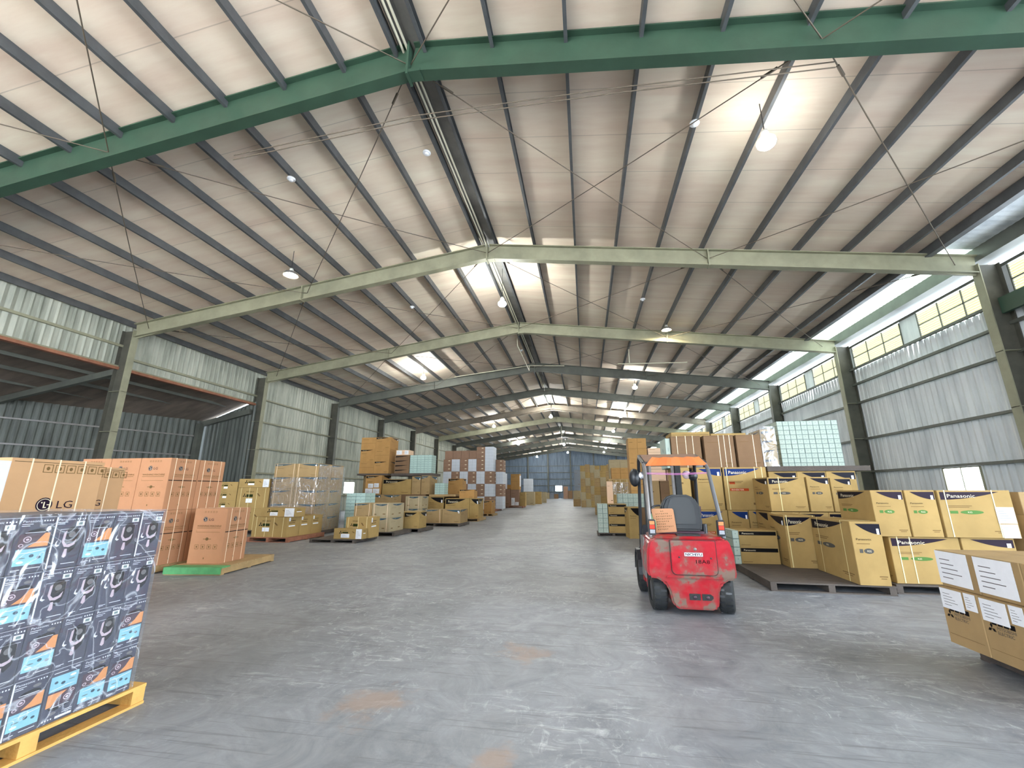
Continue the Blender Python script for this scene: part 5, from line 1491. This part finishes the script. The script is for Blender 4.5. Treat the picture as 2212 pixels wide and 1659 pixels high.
# mast
for sx in (-1, 1):
    mb = MB(); mb.box(sx * .27 - .045, 1.86, .1, sx * .27 + .045, 1.99, 2.02, black_rub); mb.box(sx * .19 - .02, 1.88, .15, sx * .19 + .02, 1.97, 1.98, grey_mt); mb.build('mast_rail', fk)
mb = MB(); mb.bar((-.3, 1.92, 1.98), (.3, 1.92, 1.98), .08, .09, black_rub); mb.bar((-.3, 1.92, .5), (.3, 1.92, .5), .08, .08, black_rub); mb.build('mast_crossbar', fk)
mb = MB(); mb.box(-.45, 2.0, .2, .45, 2.04, .28, black_rub); mb.box(-.45, 2.0, .5, .45, 2.04, .58, black_rub); mb.build('fork_carriage', fk)
for sx in (-1, 1):
    mb = MB(); mb.prism([(2.05, .06), (2.09, .04), (3.0, .04), (3.0, .055), (2.12, .085), (2.09, .62), (2.05, .62)], sx * .25 - .05, sx * .25 + .05, black_rub, 'x'); mb.build('fork', fk)
# seat
mb = MB()
P = [(-.25, 0), (.25, 0), (.27, .12), (.26, .34), (.2, .46), (.1, .5), (-.1, .5), (-.2, .46), (-.26, .34), (-.27, .12)]
T = Matrix.Translation((.02, .50, .965)) @ Matrix.Rotation(-.16, 4, 'X')
n_ = len(P); vs = [T @ Vector((a, 0, b)) for a, b in P] + [T @ Vector((a * .94, -.05, b * .95 + .01)) for a, b in P] + [T @ Vector((a, .12, b)) for a, b in P]
mb.add(vs, [tuple(range(n_, 2 * n_)), tuple(range(3 * n_ - 1, 2 * n_ - 1, -1))] + [(i, (i + 1) % n_, n_ + (i + 1) % n_, n_ + i) for i in range(n_)] + [(2 * n_ + i, 2 * n_ + (i + 1) % n_, (i + 1) % n_, i) for i in range(n_)], seat_m, False)
sb_ = mb.build('seat_backrest', fk, bevel=.02)
mb = MB(); Q = [(a * .66, b * .72 + .09) for a, b in P]
mb.add([T @ Vector((a, -.052, b)) for a, b in Q] + [T @ Vector((a, -.06, b)) for a, b in Q], [tuple(range(n_)), tuple(range(2 * n_ - 1, n_ - 1, -1))] + [(i, (i + 1) % n_, n_ + (i + 1) % n_, n_ + i) for i in range(n_)], seat_p); mb.build('back_panel', sb_)
mb = MB(); mb.box(-.25, .52, .965, .27, 1.0, 1.07, seat_m); mb.build('seat_cushion', fk, bevel=.03)
mb = MB(); mb.lathe([(.16 + .014 * math.cos(a), .014 * math.sin(a)) for a in [2 * PI * t / 8 for t in range(9)]], black_pl, Matrix.Translation((-.15, 1.3, 1.18)) @ Matrix.Rotation(.7, 4, 'X'), 24); mb.tube([(-.15, 1.3, 1.18), (-.15, 1.5, .8)], .025, black_pl, 8); mb.bar((-.3, 1.3, 1.18), (0, 1.3, 1.18), .02, .015, black_pl)
mb.build('steering_wheel', fk)
mb = MB(); mb.tube([(.33, .62, .9), (.33, .62, 1.06)], .04, black_pl, 8); mb.tube([(.37, 1.2, .9), (.37, 1.15, 1.12)], .012, black_pl, 6); mb.build('lever', fk)
# work lamps and mirrors, tail lamps
mb = MB(); mb.tube([(-.44, 1.26, 1.70), (-.50, 1.22, 1.72)], .012, black_pl, 6); mb.lathe([(.001, -.05), (.055, -.03), (.065, .02), (.05, .03), (.001, .03)], chrome, Matrix.Translation((-.40, 1.2, 1.75)) @ Matrix.Rotation(PI / 2, 4, 'X'), 14); mb.build('work_lamp', fk)
mb = MB(); mb.lathe([(.001, -.06), (.06, -.05), (.085, 0), (.06, .05), (.001, .06)], black_pl, Matrix.Translation((-.52, 1.2, 1.72)) @ Matrix.Rotation(PI / 2, 4, 'X') @ Matrix.Scale(1.7, 4, (0, 1, 0)), 14); mb.build('side_mirror', fk)
mb = MB(); mb.lathe([(.001, -.05), (.055, -.045), (.075, 0), (.06, .05), (.001, .06)], black_pl, Matrix.Translation((.37, 1.2, 1.74)) @ Matrix.Rotation(PI / 2, 4, 'X'), 14); mb.lathe([(.001, .03), (.06, .02), (.065, -.03), (.001, -.035)], pinkish, Matrix.Translation((.28, 1.2, 1.76)) @ Matrix.Rotation(PI / 2, 4, 'X'), 14); mb.build('work_lamp', fk)
mb = MB(); mb.box(.37, .9, 1.86, .47, .96, 1.93, grey_mt); mb.build('beacon', fk)
mb = MB(); mb.box(.30, 1.2, 1.14, .44, 1.23, 1.28, maroon); mb.build('warning_tag', fk)
for sx in (-1, 1):
    mb = MB(); mb.box(sx * .43 - .045, .14, .94, sx * .43 + .045, .2, 1.14, black_pl); tl = mb.build('tail_lamp', fk, bevel=.008)
    mb = MB(); mb.box(sx * .43 - .032, .132, 1.02, sx * .43 + .032, .1405, 1.07, tail_r); mb.box(sx * .43 - .032, .132, 1.075, sx * .43 + .032, .1405, 1.12, tail_o); mb.box(sx * .43 - .032, .132, .965, sx * .43 + .032, .1405, 1.012, chrome); mb.build('lens', tl)
mb = MB(); mb.tube([(-.435, .47, 1.765), (0, .47, 1.75), (.435, .47, 1.765)], .004, purple, 5); mb.tube([(-.435, .48, 1.75), (0, .48, 1.735), (.435, .48, 1.75)], .004, purple, 5); mb.build('rope', fk)
mb = MB(); mb.add([(-.44, .35, 1.22), (-.40, .33, 1.20), (-.385, .33, 1.1), (-.36, .32, 1.13), (-.35, .32, 1.06), (-.37, .33, .97), (-.41, .34, .95), (-.445, .35, 1.05)], [(0, 1, 2, 3, 4, 5, 6, 7)], mint)
mb.add([(-.44, .37, 1.22), (-.40, .35, 1.20), (-.385, .35, 1.1), (-.36, .34, 1.13), (-.35, .34, 1.06), (-.37, .35, .97), (-.41, .36, .95), (-.445, .37, 1.05)], [(7, 6, 5, 4, 3, 2, 1, 0)], mint)
mb.build('hanging_cloth', fk)
# handwritten card leaning on the seat
mb = MB(); T = Matrix.Translation((1.055, 6.40, .958)) @ Matrix.Rotation(.10, 4, 'Z') @ Matrix.Rotation(-.05, 4, 'Y') @ Matrix.Rotation(-.10, 4, 'X')
C_ = [(-.13, 0), (.15, 0), (.15, .29), (.135, .31), (-.14, .32), (-.15, .30)]
mb.add([T @ Vector((a, 0, b)) for a, b in C_] + [T @ Vector((a, .012, b)) for a, b in C_], [tuple(range(6)), tuple(range(11, 5, -1))] + [(i, 6 + i, 6 + (i + 1) % 6, (i + 1) % 6) for i in range(6)], card_lg)
for i, wd in enumerate((.06, .17, .2, .2, .16, .12, .2, .14)):
    z = .275 - .034 * i
    for k in range(int(wd / .022)):
        x = -.1 + .025 * k + (.07 if i == 0 else 0)
        mb.add([T @ Vector((x, -.0015, z)), T @ Vector((x + .014, -.0015, z + .004 * ((k * 7) % 3 - 1))), T @ Vector((x + .012, -.0015, z + .012)), T @ Vector((x + .002, -.0015, z + .009))], [(0, 1, 2, 3)], seam)
mb.build('cardboard_sign', recalc=False, label='piece of cardboard with handwriting leaning on the forklift seat', cat='sign')
